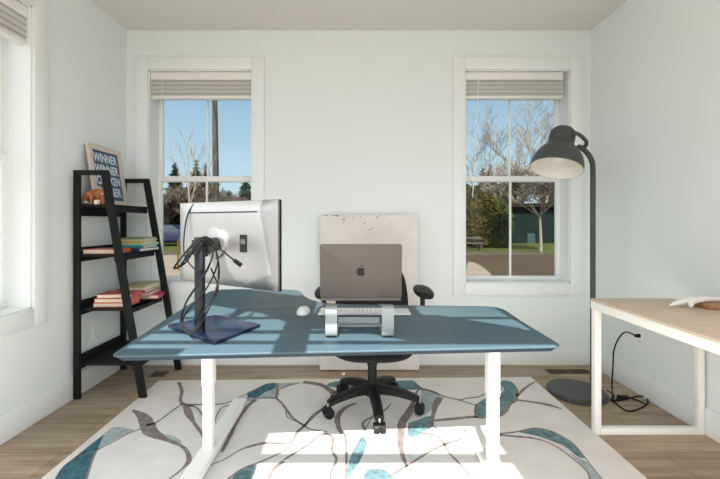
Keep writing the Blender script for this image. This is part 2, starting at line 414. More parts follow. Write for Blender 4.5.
VEIN = [
 ([(178.7,382),(181.7,391),(180.5,400),(184,405)], [3,3,3,4]),
 ([(182,404),(170,412.5),(156,422.5),(147,425)], [2,2,2,3]),
 ([(132.5,410),(142.5,416),(147.5,425),(151,432),(162.5,438),(177.5,444),(186,450),(189,460),(182,469),(168,480)], [2,7,12,11,5,3,3,5,3,2]),
 ([(140,429),(127.5,434),(112.5,442.5),(97.5,450),(92.5,460),(86,480)], [2,1.5,1.5,2,2,2]),
 ([(97,451),(90,453),(79,457)], 1),
 ([(184,405),(200,404.5),(220,404),(231.7,401),(247,393.5),(266.7,383.5)], [3,1.5,1.5,1.5,1.5,1]),
 ([(186,406),(189,414),(194,422.5),(200,431),(204,438)], [6,6,3,3,2]),
 ([(188,405),(197,408),(203,416)], 1.5),
 ([(234,404.5),(222,407.5),(216,417.5),(214,427)], [2,1.5,1.5,1.5]),
 ([(256,400),(250,404),(243,412.5),(236,423),(229,438),(222,452)], [4,3,3,4,4,3]),
 ([(253,402),(244,408),(236,417),(228,432)], 1),
 ([(208,466),(225,459),(241,449.5),(255,445),(266,443),(289.6,442.5),(297.7,431.6),(305,425),(313,415),(327,405),(333,395)], [1.5,1.5,2,3,2.5,2,4,3,2,2,3]),
 ([(303,382),(321,384.8),(332.5,392),(334.5,395),(329,402.6),(319,412),(305,425)], [3,4,6,7,3,2,2]),
 ([(334,393),(343,388),(352,385)], 3),
 ([(276.7,383),(277.5,391.7),(276.7,398),(281.7,403),(288,411.7),(293,418),(303,425),(310,429),(326.7,431.7)], [3,3,2.5,2,2.5,2,2,1.5,1]),
 ([(286,410),(287,416.5),(293,420),(303,424)], 1.2),
 ([(279,390),(286.7,386),(300,383)], 1.2),
 ([(277,398),(260,398),(250,401)], 1.5),
 ([(356,403),(345,408),(338,416),(338,425),(341,432),(345.5,437),(346.5,460),(345.5,484)], [2,4,6,5,4,2.5,2.5,2.5]),
 ([(391,403.6),(385,410),(374,416),(365.5,420.5),(362.6,425),(366,431)], [1.2,2,1.5,2.5,3,2]),
 ([(374,414),(368,424),(364,431)], 1),
 ([(419,389),(415,395),(412.5,404.5),(407.7,414),(402,423),(401,434.6),(401,449),(406.7,466.7)], [2,3,5,7,8,7,5,3]),
 ([(419,389),(430,390.4),(440,395)], 1.8),
 ([(421,388),(431.7,391.4),(443,396),(459,400),(474.5,405),(479,408)], 1.6),
 ([(440.4,397),(435.5,405),(433.6,413),(431.7,420.6),(428,428)], [6,6,4,4,4]),
 ([(433.6,420.6),(455,418.6),(474.5,416.7),(484,418)], 2.4),
 ([(430.7,422.5),(435.5,427.4),(447,431)], 2),
 ([(459,400),(468.6,398),(478,397),(484,394)], 1.2),
 ([(477,404),(475.5,411),(476,418)], 3),
 ([(517,389),(516,399),(510,404),(505,412),(498,417)], [2,3,3,3,2]),
 ([(517,396),(525,388),(535,381.7)], [2.5,2,1.5]),
 ([(517,400),(533,402),(549,405),(556,407),(562,409)], [2,2,3.5,3,1.5]),
 ([(498,435),(520,436.7),(537.8,439),(555.5,446),(569,455.5),(580,464.5),(589,474.5),(590,488)], 1.8),
 ([(497,434.3),(518,431.5),(535,428.2),(553,431.7),(570,441),(580,451),(591,465.5),(606,484)], 1.4),
 ([(284,459.6),(293,454),(307.6,445),(320,435),(327.5,434.3),(333,439),(332,450.5),(336.5,459.6),(331,472),(331,484)], [2,3,2.5,2.5,2.5,3,3,3,2.5,2]),
 ([(284,461),(273,470),(267,484)], 4),
 ([(291,443),(284,450.5),(266,459.6),(257,463),(241,469.5),(228,479)], 2),
 ([(421,433),(435.5,435.5),(444.5,444.4),(449,453),(460,464),(475,482)], 2.2),
 ([(462,439),(451,442),(444.5,444.4),(429,452),(413,462),(398,471),(389,476.7)], [1.5,2,3,2,2,2.5,2]),
]
for pts, ws in VEIN: vein(pts, ws)
# nearer part of the rug, below the frame
for k in range(7):
    x = -1.1+k*.36
    pts = [Vector((x+random.uniform(-.1, .1), 1.62-j*.2, .0108)) for j in range(5)]
    q = smoothpts([p+Vector((random.uniform(-.12, .12), 0, 0)) for p in pts], 4)
    vl = [b.bm.verts.new(p+Vector((.012, 0, 0))) for p in q]; vr = [b.bm.verts.new(p-Vector((.012, 0, 0))) for p in q]
    for j in range(len(vl)-1):
        f = b.bm.faces.new((vr[j], vr[j+1], vl[j+1], vl[j])); f.material_index = b.mi(rug_br); f.normal_update()
        if f.normal.z < 0: f.normal_flip()
o = b.build('rug', None, None, 30)
tag(o, 'ivory area rug with taupe veins and teal patches under the desk', 'rug')

# ---------------------------------------------------------------- desk
ZD = .73
desk = thing('standing_desk', 'blue-topped standing desk with white T-shaped legs on the rug', 'desk', (0, 1.8, 0))
outline = [(-.765, 1.225), (.712, 1.322), (.716, 1.655), (.732, 1.945), (.30, 1.965), (-.02, 1.985), (-.16, 2.02), (-.26, 2.16), (-.34, 2.43), (-.78, 2.45), (-.875, 2.40), (-.81, 1.70)]
rads = [.035, .035, 0, .10, .1, .08, .1, .12, .08, .10, .10, .1]
poly = roundpoly(outline, rads)
b = MB(); cxy = Vector((0, 1.75)); n_ = len(poly); off = []
for i_ in range(n_):
    p0, p1, p2 = Vector(poly[i_-1]), Vector(poly[i_]), Vector(poly[(i_+1) % n_]); t_ = (p2-p0).normalized()
    off.append(tuple(p1+Vector((-t_.y, t_.x))*.026))
i1 = b.mi(desk_edge); va = [b.bm.verts.new((x, y, ZD-.004)) for x, y in poly]; vb = [b.bm.verts.new((x, y, ZD-.026)) for x, y in off]
for i_ in range(n_): b.bm.faces.new((va[i_], vb[i_], vb[(i_+1) % n_], va[(i_+1) % n_])).material_index = i1
b.bm.faces.new(vb[::-1]).material_index = i1; bmesh.ops.recalc_face_normals(b.bm, faces=b.bm.faces)
inner = [(x*.998+.0, y) for x, y in poly]
b.prism(poly, ZD-.0075, ZD, bev=.003, m=desk_m)
part(b, 'desktop', desk_m, desk, 'matt blue desktop with a curved cut-out on the far side', 30)
for (X, Y, y0, y1, nm) in ((-.704, 1.905, 1.36, 2.44, 'l'), (.64, 1.79, 1.34, 2.10, 'r')):
    b = MB()
    b.box((X, Y, .045+.34), (.046, .050, .66), bev=.004, m=white_metal)
    b.box((X, Y, .53), (.053, .058, .34), bev=.004, m=white_metal)
    part(b, 'leg', white_metal, desk)
    b = MB(); b.box((X, (y0+y1)/2, .033), (.085, y1-y0, .040), bev=.012, m=white_metal, seg=3)
    for yy in (y0+.04, y1-.04): b.cyl((X, yy, .0112), (X, yy, .02), .02, m=black_pl)
    part(b, 'foot', white_metal, desk)
b = MB(); b.box((-.03, 1.85, ZD-.052), (1.30, .06, .045), rot=Euler((0, 0, -.06)), bev=.003, m=white_metal)
b.box((-.704, 1.86, ZD-.034), (.09, .62, .014), m=white_metal); b.box((.64, 1.68, ZD-.034), (.09, .58, .014), m=white_metal)
part(b, 'crossbar', white_metal, desk)

# ---------------------------------------------------------------- ladder shelf
YN, YFR = 2.535, 3.045
shelf = thing('ladder_shelf', 'black ladder bookshelf standing against the left wall', 'bookshelf', (-1.6, 2.79, 0))
HS = 1.487
xfront = lambda z: -1.363+(-1.615+1.363)*(z/HS)      # centre of the slanted rail
for (Y, nm) in ((YN, 'near'), (YFR, 'far')):
    b = MB()
    b.mm((XL+.018, Y-.011, 0), (XL+.058, Y+.011, HS), bev=.002, m=black_wood)
    w = .023
    quad = [(xfront(0)-w, 0), (xfront(0)+w, 0), (xfront(HS)+w, HS), (xfront(HS)-w, HS)]
    b.prism(quad, -.0112, .0112, M=Matrix.Translation((0, Y, 0)) @ Matrix.Rotation(math.pi/2, 4, 'X'), m=black_wood)
    b.mm((XL+.0575, Y-.0108, HS-.032), (xfront(HS)+.001, Y+.0108, HS-.0004), m=black_wood)
    part(b, 'side_frame', black_wood, shelf)
shelf_z = [1.265, .938, .585, .228]
for z in shelf_z:
    xf = xfront(z)-.022
    b = MB()
    b.mm((XL+.02, YN+.011, z-.016), (xf, YFR-.011, z), m=black_wood)
    b.mm((xf-.014, YN+.011, z-.048), (xf, YFR-.011, z+.002), m=black_wood)
    b.mm((XL+.02, YN+.011, z-.05 if z < 1.2 else z-.075), (XL+.034, YFR-.011, z+.045 if z < 1.2 else z), m=black_wood)
    part(b, 'shelf_board', black_wood, shelf)

# framed poster leaning on the wall
pw, ph = .372, .425
Mp = Matrix.Translation((-1.745, 2.815, 1.2665)) @ Matrix.Rotation(math.radians(-8.5), 4, 'Y') @ Matrix(((0, 0, 1, 0), (1, 0, 0, 0), (0, 1, 0, 0), (0, 0, 0, 1)))
# local: x across (world Y), y up, z out of the poster (world X)
poster = thing('framed_poster', 'framed blue lettered poster leaning on the shelf top', 'picture', (-1.73, 2.83, 1.266))
def pbox(b, x0, x1, y0, y1, z0, z1, m): 
    tb = bmesh.new(); bmesh.ops.create_cube(tb, size=1)
    bmesh.ops.transform(tb, matrix=Mp @ Matrix.Translation(((x0+x1)/2, (y0+y1)/2, (z0+z1)/2)) @ Matrix.Diagonal((x1-x0, y1-y0, z1-z0, 1)), verts=tb.verts)
    b._join(tb, None, m)
b = MB(); fr = .036
pbox(b, -pw/2, -pw/2+fr, 0, ph, 0, .018, frame_wood); pbox(b, pw/2-fr, pw/2, 0, ph, 0, .018, frame_wood)
pbox(b, -pw/2+fr, pw/2-fr, 0, fr, 0, .018, frame_wood); pbox(b, -pw/2+fr, pw/2-fr, ph-fr, ph, 0, .018, frame_wood)
part(b, 'picture_frame', frame_wood, poster)
b = MB(); pbox(b, -pw/2+fr, pw/2-fr, fr, ph-fr, .001, .008, navy); part(b, 'print', navy, poster, 'dark blue print')
b = MB(); aw = pw-2*fr
rows = ['WINNER', 'WINNER', 'CHICKEN', 'DINNER']
rh = (ph-2*fr-.03)/4
for i, t in enumerate(rows):
    cu = bpy.data.curves.new('t', 'FONT'); cu.body = t; cu.offset = .034; cu.resolution_u = 2
    to = bpy.data.objects.new('t', cu); C.objects.link(to)
    dg = bpy.context.evaluated_depsgraph_get(); me = bpy.data.meshes.new_from_object(to.evaluated_get(dg))
    bpy.data.objects.remove(to); bpy.data.curves.remove(cu)
    xs = [v.co.x for v in me.vertices]; ys = [v.co.y for v in me.vertices]
    sx = (aw-.03)/(max(xs)-min(xs)); sy = (rh*.80)/(max(ys)-min(ys))
    ytop = ph-fr-.016-i*rh
    M = Mp @ Matrix.Translation((-(aw-.03)/2, ytop-rh*.80, .0090)) @ Matrix.Diagonal((sx, sy, 1, 1)) @ Matrix.Translation((-min(xs), -min(ys), 0))
    me.transform(M); n0 = len(b.bm.faces); b.bm.from_mesh(me); b.bm.faces.ensure_lookup_table()
    for f in b.bm.faces[n0:]: f.material_index = b.mi(letter_m)
    bpy.data.meshes.remove(me)
    # slab serifs bars under and over every word
part(b, 'lettering', letter_m, poster, 'pale blue lettering')

# copper figurine
Yg = 2.612; zg = 1.2655
fg = thing('animal_figurine', 'small glossy copper-brown animal figurine at the poster foot', 'figurine', (-1.712, Yg, zg)); fg.scale = (1.25, 1.0, 1.3)
b = MB()
cx = -1.707
b.ball((cx+.004, Yg, zg+.052), (.048, .030, .032), m=copper); b.ball((cx-.028, Yg, zg+.050), (.030, .026, .028), m=copper)
b.tube(smoothpts([(cx-.035, Yg, zg+.055), (cx-.058, Yg, zg+.045), (cx-.070, Yg, zg+.022), (cx-.060, Yg, zg+.006)]), [.024, .0225, .021, .020, .019, .018, .017, .016, .015, .014, .013, .0125, .012, .011, .010, .009, .008, .007, .006][:19], 10, m=copper)
for (dx, dy) in ((-.03, -.016), (-.03, .016), (.03, -.016), (.03, .016)):
    b.cyl((cx+dx, Yg+dy, zg), (cx+dx, Yg+dy, zg+.05), .010, .013, 12, m=copper)
b.ball((cx-.045, Yg-.022, zg+.052), (.010, .004, .014), m=copper); b.ball((cx-.045, Yg+.022, zg+.052), (.010, .004, .014), m=copper)
b.tube([(cx+.048, Yg, zg+.06), (cx+.06, Yg, zg+.045), (cx+.058, Yg, zg+.03)], [.004, .003, .002], 6, m=copper)
part(b, 'body', copper, fg)
b = MB(); b.ball((cx-.064, Yg-.004, zg+.012), (.014, .012, .010), m=cream); part(b, 'snout', cream, fg, 'pale cream snout')
b = MB(); b.lathe([(0, 0), (.016, 0), (.02, .012), (.018, .030), (.014, .031), (.012, .02), (0, .018)], Matrix.Translation((cx+.022, 2.568, zg)), 20, m=cream)
o = b.build('small_cup', None); tag(o, 'tiny cream cup in front of the copper figurine', 'cup')

# books
def book(name, c, z, w, dpt, h, rz, cover, label, group):
    root = thing(name, label, 'book', (c[0], c[1], z), group=group, rz=rz)
    R = Matrix.Translation((c[0], c[1], z)) @ Matrix.Rotation(rz, 4, 'Z')
    b = MB(); t = min(.003, h*.2)
    for (cc, ss) in (((0, 0, t/2), (w, dpt, t)), ((0, 0, h-t/2), (w, dpt, t)), ((w/2-t/2, 0, h/2), (t, dpt, h))):
        tb = bmesh.new(); bmesh.ops.create_cube(tb, size=1)
        bmesh.ops.transform(tb, matrix=R @ Matrix.Translation(cc) @ Matrix.Diagonal((*ss, 1)), verts=tb.verts); b._join(tb, None, cover)
    part(b, 'cover', cover, root)
    b = MB(); tb = bmesh.new(); bmesh.ops.create_cube(tb, size=1)
    bmesh.ops.transform(tb, matrix=R @ Matrix.Translation((-.002, 0, h/2)) @ Matrix.Diagonal((w-.008, dpt-.010, h-2*t, 1)), verts=tb.verts); b._join(tb, None, paper_m)
    part(b, 'page_block', paper_m, root)
    return root
cm = lambda n, c: mat('cover_'+n, c, .35, noise=.12, nscale=40)
reds, orange = cm('red', (.46, .035, .04)), cm('orange', (.62, .13, .06))
z = shelf_z[1]+.001
g2, g3 = 'books on the second shelf', 'books on the third shelf'
book('book', (-1.675, 2.66, 0), z, .225, .17, .030, math.radians(2), orange, 'orange-red book lying alone at the near end, second shelf', g2)
st = [(.022, cm('navy', (.03, .05, .16)), 'dark navy book at the bottom of the second-shelf stack', .235, .17, -6),
      (.020, cm('teal', (.02, .22, .27)), 'dark teal book just above the navy book', .225, .17, 2),
      (.014, cm('mint', (.28, .60, .48)), 'mint green book in the middle of the second-shelf stack', .23, .175, -3),
      (.016, cm('yellow', (.62, .46, .09)), 'yellow book under the white one on the second shelf', .215, .165, 5),
      (.012, cm('cream', (.70, .66, .56)), 'cream book under the top book, second shelf', .21, .165, 0),
      (.010, cm('olive', (.16, .22, .10)), 'olive green book topping the second-shelf stack', .205, .16, 3)]
zz = z
for (h, cv, lab, w, dp, a) in st:
    book('book', (-1.59, 2.90, 0), zz, w, dp, h, math.radians(a-90), cv, lab, g2); zz += h+.0006
z = shelf_z[2]+.001; zz = z
for (h, cv, lab, dx, dy, a) in [(.027, orange, 'orange-spined book at the bottom of the near red stack', -.004, 0, 3), (.028, orange, 'orange-spined book in the middle of the near red stack', .0, .004, 2), (.027, reds, 'red-covered book topping the near stack, third shelf', .012, .012, 6)]:
    book('book', (-1.607+dx, 2.66+dy, 0), zz, .225, .155, h, math.radians(a), cv, lab, g3); zz += h+.0006
zz = z
for (h, cv, lab, dx, a) in [(.028, cm('crimson', (.50, .02, .07)), 'crimson book at the bottom of the far third-shelf stack', .012, 12), (.022, cm('pinkish', (.62, .42, .36)), 'pale pink book above the crimson one', .0, 8), (.020, cm('red_edge', (.42, .08, .06)), 'thin brick-red book under the cream pair', -.012, 2), (.022, cm('ivory', (.72, .66, .50)), 'ivory book second from top, far third-shelf stack', -.015, 0), (.012, cm('moss', (.36, .34, .14)), 'moss-green book topping the far third-shelf stack', -.015, 4)]:
    book('book', (-1.575+dx, 2.925, 0), zz, .24, .17, h, math.radians(a-90 if a != 12 else a), cv, lab, g3); zz += h+.0006

# ---------------------------------------------------------------- outlets and vents
def outlet(M, lab):
    root = thing('wall_outlet', lab, 'outlet', M.translation)
    def lb(b, c, s, m):
        tb = bmesh.new(); bmesh.ops.create_cube(tb, size=1)
        bmesh.ops.transform(tb, matrix=Matrix.Diagonal((*s, 1)), verts=tb.verts)
        bmesh.ops.bevel(tb, geom=tb.edges[:], offset=min(s)*.3, segments=2, affect='EDGES')
        bmesh.ops.transform(tb, matrix=M @ Matrix.Translation(c), verts=tb.verts); b._join(tb, None, m)
    b = MB(); lb(b, (0, 0, .003), (.072, .116, .006), plate_m); part(b, 'cover_plate', plate_m, root)
    for s in (-1, 1):
        b = MB(); lb(b, (0, s*.02, .007), (.034, .028, .004), plate_m)
        for k in (-1, 1): lb(b, (k*.007, s*.02+.003, .009), (.002, .009, .001), black_pl)
        part(b, 'socket', plate_m, root)
ML = lambda X, Y, z: Matrix.Translation((X, Y, z)) @ Matrix(((0, 0, 1, 0), (1, 0, 0, 0), (0, 1, 0, 0), (0, 0, 0, 1)))
MR = lambda X, Y, z: Matrix.Translation((X, Y, z)) @ Matrix(((0, 0, -1, 0), (-1, 0, 0, 0), (0, 1, 0, 0), (0, 0, 0, 1)))
outlet(ML(XL, 2.77, .39), 'white wall outlet seen under the third shelf of the ladder shelf')
outlet(MR(XR, 2.60, .37), 'white wall outlet with the black lamp plug in it')
for (px0, px1, py0, py1, lab) in ((148, 174, 371.6, 377, 'brown floor register near the ladder shelf'), (544, 586, 369.5, 374, 'brown floor register behind the floor lamp base')):
    a = G(px0, py1, 0); c = G(px1, py0, 0)
    x0, x1, yy0, yy1 = a.x, c.x if px0 > 300 else c.x-.03, a.y, c.y
    if px0 > 300: x0 = G(px0, py0).x; 
    root = thing('floor_vent', lab, 'vent', ((x0+x1)/2, (yy0+yy1)/2, 0))
    b = MB(); e = .010
    b.mm((x0, yy0, 0), (x1, yy0+e, .004), m=vent_m); b.mm((x0, yy1-e, 0), (x1, yy1, .004), m=vent_m)
    b.mm((x0, yy0+e, 0), (x0+e, yy1-e, .004), m=vent_m); b.mm((x1-e, yy0+e, 0), (x1, yy1-e, .004), m=vent_m)
    xm = (x0+x1)/2; b.mm((xm-.006, yy0+e, 0), (xm+.006, yy1-e, .004), m=vent_m)
    part(b, 'vent_frame', vent_m, root)
    b = MB(); b.mm((x0+e, yy0+e, 0), (x1-e, yy1-e, .0012), m=vent_dk)
    n = int((x1-x0)/.014)
    for i in range(n): b.mm((x0+e+i*.014, yy0+e, .001), (x0+e+i*.014+.004, yy1-e, .003), m=vent_m)
    part(b, 'grille', vent_m, root)

# ---------------------------------------------------------------- canvas leaning at the wall
cv = thing('leaning_canvas', 'large pale painted canvas leaning on the wall behind the chair', 'canvas', (.13, 3.05, 0))
A = Vector((.127, 3.03, .006)); lean = math.atan2(.075, 1.2)
Mc = Matrix.Translation(A) @ Matrix.Rotation(-lean, 4, 'X')
b = MB()
tb = bmesh.new(); bmesh.ops.create_cube(tb, size=1)
bmesh.ops.transform(tb, matrix=Mc @ Matrix.Translation((0, 0, .60)) @ Matrix.Diagonal((.77, .03, 1.20, 1)), verts=tb.verts); b._join(tb, None, canvas_m)
rnd = random.Random(3)
def cfl(x, z, w, h, a=0, n=9):
    pts = []
    for k in range(n):
        t = 2*math.pi*k/n; r = rnd.uniform(.6, 1.1)
        pts.append(Mc @ Vector((x+math.cos(t+a)*w*r, -.0155, z+math.sin(t+a)*h*r)))
    vs = [b.bm.verts.new(p) for p in pts]; b.bm.faces.new(vs).material_index = b.mi(canvas_spot)
for (px, py, w, h) in ((326, 216, .03, .004), (337, 216.5, .025, .006), (334, 216, .04, .003), (344, 220, .008, .012), (346, 217.5, .006, .006), (343.5, 223.5, .006, .005), (353.5, 217, .003, .012), (353.5, 220.5, .003, .006), (360.5, 217, .007, .006), (364.5, 224, .008, .007), (377.5, 217.5, .014, .006), (380, 216, .006, .004), (370, 230.5, .008, .010), (372.5, 228.5, .007, .005), (369, 233, .005, .004), (358, 216, .004, .002), (349, 224, .006, .003)):
    s = F/3.09; cfl((px-VX)/s-A.x, H-(py-VY)/s, w*.8, h*.8)
part(b, 'canvas_panel', canvas_m, cv)

# ---------------------------------------------------------------- monitor, stand
Cm = Vector((-.55, 1.695, 1.057)); am = math.radians(-30.8)
mon = thing('computer_monitor', 'silver computer monitor seen from behind on a black stand', 'monitor', (-.55, 1.56, ZD+.001))
Wm = Matrix.Translation(Cm) @ Matrix.Rotation(am, 4, 'Z')      # local x across, -y towards viewer, z up
def lbox(b, M, c, s, m, bev=0.0, seg=2):
    tb = bmesh.new(); bmesh.ops.create_cube(tb, size=1)
    bmesh.ops.transform(tb, matrix=Matrix.Diagonal((*s, 1)), verts=tb.verts)
    if bev: bmesh.ops.bevel(tb, geom=tb.edges[:], offset=bev, segments=seg, affect='EDGES')
    bmesh.ops.transform(tb, matrix=M @ Matrix.Translation(c), verts=tb.verts); b._join(tb, None, m)
b = MB()
# shell: slightly domed silver back
tb = bmesh.new(); bmesh.ops.create_grid(tb, x_segments=24, y_segments=16, size=.5)
for v in tb.verts:
    x, y = v.co.x, v.co.y
    ex = 1-min(1, (abs(x)/.5))**6; ey = 1-min(1, abs(y)/.5)**6
    dep = -.010-.020*max(0, min(ex, ey))**.6
    v.co = Vector((x*.608, dep, y*.362))
bmesh.ops.transform(tb, matrix=Wm, verts=tb.verts); b._join(tb, None, silver)
lbox(b, Wm, (0, -.005, 0), (.609, .012, .363), silver, .003)
part(b, 'back_shell', silver, mon, 'silver back shell')
b = MB(); lbox(b, Wm, (0, .0055, 0), (.612, .012, .366), black_pl, .003); part(b, 'screen_bezel', black_pl, mon)
b = MB(); lbox(b, Wm, (-.0, -.0305, .135), (.42, .002, .004), black_pl); part(b, 'vent_slot', black_pl, mon)
b = MB(); lbox(b, Wm, (.135, -.0305, .005), (.042, .003, .072), black_pl, .001)
lbox(b, Wm, (.135, -.0325, .012), (.026, .003, .020), car_grey)
part(b, 'port_panel', black_pl, mon, 'small black port panel')
b = MB(); b.lathe([(0, .0), (.055, 0), (.066, .004), (.070, .012), (.070, .016)], Wm @ Matrix.Translation((-.03, -.045, .005)) @ Matrix.Rotation(-math.pi/2, 4, 'X'), 36, m=silver)
tb = bmesh.new()
part(b, 'mount_disc', silver, mon)
mp0 = Wm @ Vector((-.03, -.042, .0))
pole_b = Vector((-.569, 1.449, ZD+.013)); ztop = 1.094
b = MB()
b.prism(roundpoly([(-.021, -.012), (.021, -.012), (.021, .012), (-.021, .012)], [.010]*4), 0, ztop-ZD-.013, bev=.002, M=Matrix.Translation(pole_b) @ Matrix.Rotation(am, 4, 'Z'), m=black_metal)
part(b, 'stand_pole', black_metal, mon)
b = MB(); pt = Vector((pole_b.x, pole_b.y, 1.055))
dirv = (mp0-pt); L = dirv.length; q = dirv.to_track_quat('Y', 'Z').to_matrix().to_4x4()
lbox(b, Matrix.Translation(pt) @ q, (.0, L/2, 0), (.055, L, .055), black_pl, .008)
lbox(b, Matrix.Translation(pt) @ q, (.0, .02, -.0), (.06, .05, .07), black_pl, .008)
part(b, 'tilt_arm', black_pl, mon)
b = MB()
bc = Vector((-.543, 1.535, ZD+.007))
bpoly = [(-.738, 1.548), (-.470, 1.325), (-.368, 1.560), (-.605, 1.715)]
b.prism(roundpoly(bpoly, [.012]*4), ZD+.001, ZD+.013, bev=.002, m=black_gloss)
part(b, 'stand_base', black_gloss, mon, 'flat glossy black stand base')
def cable(name, pts, r, lab, conn=None, m=cable_m, cat='cable', group=None):
    root = thing(name, lab, cat, pts[0], group=group)
    b = MB(); b.tube(smoothpts(pts, 8), r, 7, m=m); part(b, 'cord', m, root)
    if conn:
        b = MB(); p, q_ = Vector(pts[-2]), Vector(pts[-1]); d_ = (q_-p).normalized()
        b.cyl(q_, q_+d_*.034, .0075, .0085, 12, m=black_pl); part(b, 'plug', black_pl, root)
        b = MB(); M = Matrix.Translation(q_+d_*.042) @ d_.to_track_quat('Y', 'Z').to_matrix().to_4x4()
        lbox(b, M, (0, 0, 0), (.015, .018, .006), chrome, .001); part(b, 'connector', chrome, root, 'silver metal connector')
    return root
gc = 'cables hung over the monitor stand'
Yc = 1.42
def PP(l): return [P(x, y, Y) for x, y, Y in l]
cable('cable', PP([(214, 243, 1.46), (206, 237, 1.43), (196, 241, 1.40), (186, 252, 1.39), (175, 266, 1.40), (176, 268, 1.42), (186, 262, 1.42), (195, 248, 1.42), (203, 240, 1.42), (210, 244, 1.44)]), .0035, 'thin black cable in a loop left of the stand pole', group=gc)
cable('cable', PP([(208, 246, 1.47), (198, 243, 1.44), (188, 256, 1.43), (179, 267, 1.42), (183, 262, 1.38), (192, 246, 1.39), (202, 238, 1.40), (216, 246, 1.43), (230, 257, 1.44), (234, 260, 1.445)]), .0032, 'black cable ending in a silver connector right of the pole', conn=True, group=gc)
cable('cable', PP([(208, 242, 1.46), (213, 252, 1.42), (208, 268, 1.40), (198, 284, 1.39), (186, 303, 1.39), (181, 322, 1.385), (186, 331, 1.37), (195, 329, 1.38), (205, 310, 1.40), (216, 290, 1.42), (219, 270, 1.44), (216, 250, 1.45)]), .0038, 'long black cable looping down to the stand base', group=gc)
cable('cable', PP([(212, 243, 1.47), (218, 258, 1.44), (214, 274, 1.42), (204, 292, 1.40), (190, 308, 1.38), (183, 320, 1.375), (189, 334, 1.36), (198, 328, 1.365), (210, 306, 1.40), (218, 288, 1.43), (214, 276, 1.43), (211, 268, 1.43)]), .003, 'second long black cable crossing in front of the stand pole', group=gc)
cable('cable', PP([(198, 201.5, 1.845), (194, 204, 1.79), (188, 214, 1.775), (184.5, 232, 1.77), (184, 252, 1.76), (189, 263, 1.75), (196, 270, 1.735)]), .0035, 'black cable draped over the top of the silver monitor', group=gc)

# ---------------------------------------------------------------- laptop on riser
YLp = 1.50; xc = .030; zl = .858
lap = thing('laptop', 'open silver-grey laptop on the aluminium riser, lid back facing us', 'laptop', (xc, YLp+.1, zl))
tilt = math.radians(5)
Ml = Matrix.Translation((xc, YLp, zl)) @ Matrix.Rotation(tilt, 4, 'X')
lw, lh = .3126, .209
def rrect(w, h, r): return roundpoly([(-w/2, 0), (w/2, 0), (w/2, h), (-w/2, h)], [r]*4)
b = MB(); b.prism(rrect(lw, lh, .011), -.0025, .0025, bev=.001, M=Ml @ Matrix.Rotation(math.pi/2, 4, 'X'), m=laptop_m)
lid = part(b, 'lid', laptop_m, lap)
b = MB(); b.prism(rrect(lw-.008, lh-.01, .008), -.0031, -.0026, M=Ml @ Matrix.Rotation(math.pi/2, 4, 'X') @ Matrix.Translation((0, .004, 0)), m=black_gloss)
part(b, 'screen', black_gloss, lid, 'black glass screen on the far side')
# fruit mark with a bite and a leaf
b = MB(); R_ = .0165; pts = []
def apple(t):
    r = R_*(1-.10*math.cos(t*2)*0)
    x = math.sin(t)*r*1.0; y = math.cos(t)*r*1.06
    x *= 1+.06*math.cos(t)
    y -= .0042*math.exp(-(math.sin(t)/.28)**2)*(1 if math.cos(t) > 0 else -.65)
    return x, y
poly = [apple(2*math.pi*k/72) for k in range(72)]
bx, by, br = R_*1.28, R_*.12, R_*.56
out = []; 
ins = [(math.hypot(x-bx, y-by) < br) for x, y in poly]
first = ins.index(True); last = 71-ins[::-1].index(True)
a0 = math.atan2(poly[first][1]-by, poly[first][0]-bx); a1 = math.atan2(poly[last][1]-by, poly[last][0]-bx)
if a0 < 0: a0 += 2*math.pi
if a1 < 0: a1 += 2*math.pi
out = poly[:first]+[(bx+br*math.cos(a0+(a1-a0)*k/10), by+br*math.sin(a0+(a1-a0)*k/10)) for k in range(11)]+poly[last+1:]
MA = Ml @ Matrix.Rotation(math.pi/2, 4, 'X') @ Matrix.Translation((0, lh*.50-.002, .0026))
b.prism(out, 0, .0004, M=MA, m=logo_m)
leaf = [(0, .0195), (.0015, .0245), (.0075, .0275), (.0075, .0240), (.0045, .0203)]
b.prism(leaf, 0, .0004, M=MA, m=logo_m)
part(b, 'fruit_logo', logo_m, lid, 'black bitten-fruit mark on the lid')
Mk = Matrix.Translation((xc, YLp+.002, zl-.004)) @ Matrix.Rotation(math.radians(-11), 4, 'X')
b = MB(); b.prism(rrect(lw, lh, .011), -.007, .004, bev=.002, M=Mk, m=laptop_m)
part(b, 'keyboard_base', laptop_m, lap)
# riser: two bent arms and a cross brace
ris = thing('laptop_riser', 'silver aluminium laptop riser standing on the blue desk', 'laptop stand', (.023, 1.5, ZD+.001))
for xx in (-.0785, .126):
    prof = [(1.60, ZD+.0035), (1.50, ZD+.0035), (1.436, ZD+.0035), (1.414, ZD+.010), (1.405, ZD+.030), (1.405, .825), (1.410, .838), (1.424, .844), (1.46, .8385), (1.55, .8215), (1.64, .8035)]
    q = smoothpts([Vector((0, y, z)) for y, z in prof], 3); b = MB(); hw = .0212; th = .0025
    i = b.mi(silver_alu); rings = []
    for k, p in enumerate(q):
        t = (q[min(k+1, len(q)-1)]-q[max(k-1, 0)]).normalized(); nn = Vector((0, -t.z, t.y))
        rings.append([b.bm.verts.new(Vector((xx+sx*hw, p.y, p.z))+nn*sn*th) for sx, sn in ((-1, -1), (1, -1), (1, 1), (-1, 1))])
    for k in range(len(rings)-1):
        for j in range(4): b.bm.faces.new((rings[k][j], rings[k][(j+1) % 4], rings[k+1][(j+1) % 4], rings[k+1][j]))
    b.bm.faces.new(rings[0]); b.bm.faces.new(rings[-1])
    bmesh.ops.recalc_face_normals(b.bm, faces=b.bm.faces)
    part(b, 'bent_arm', silver_alu, ris)
    b = MB(); b.box((xx, 1.43, ZD+.0008), (.034, .03, .0012), m=black_pl); part(b, 'rubber_pad', black_pl, ris)
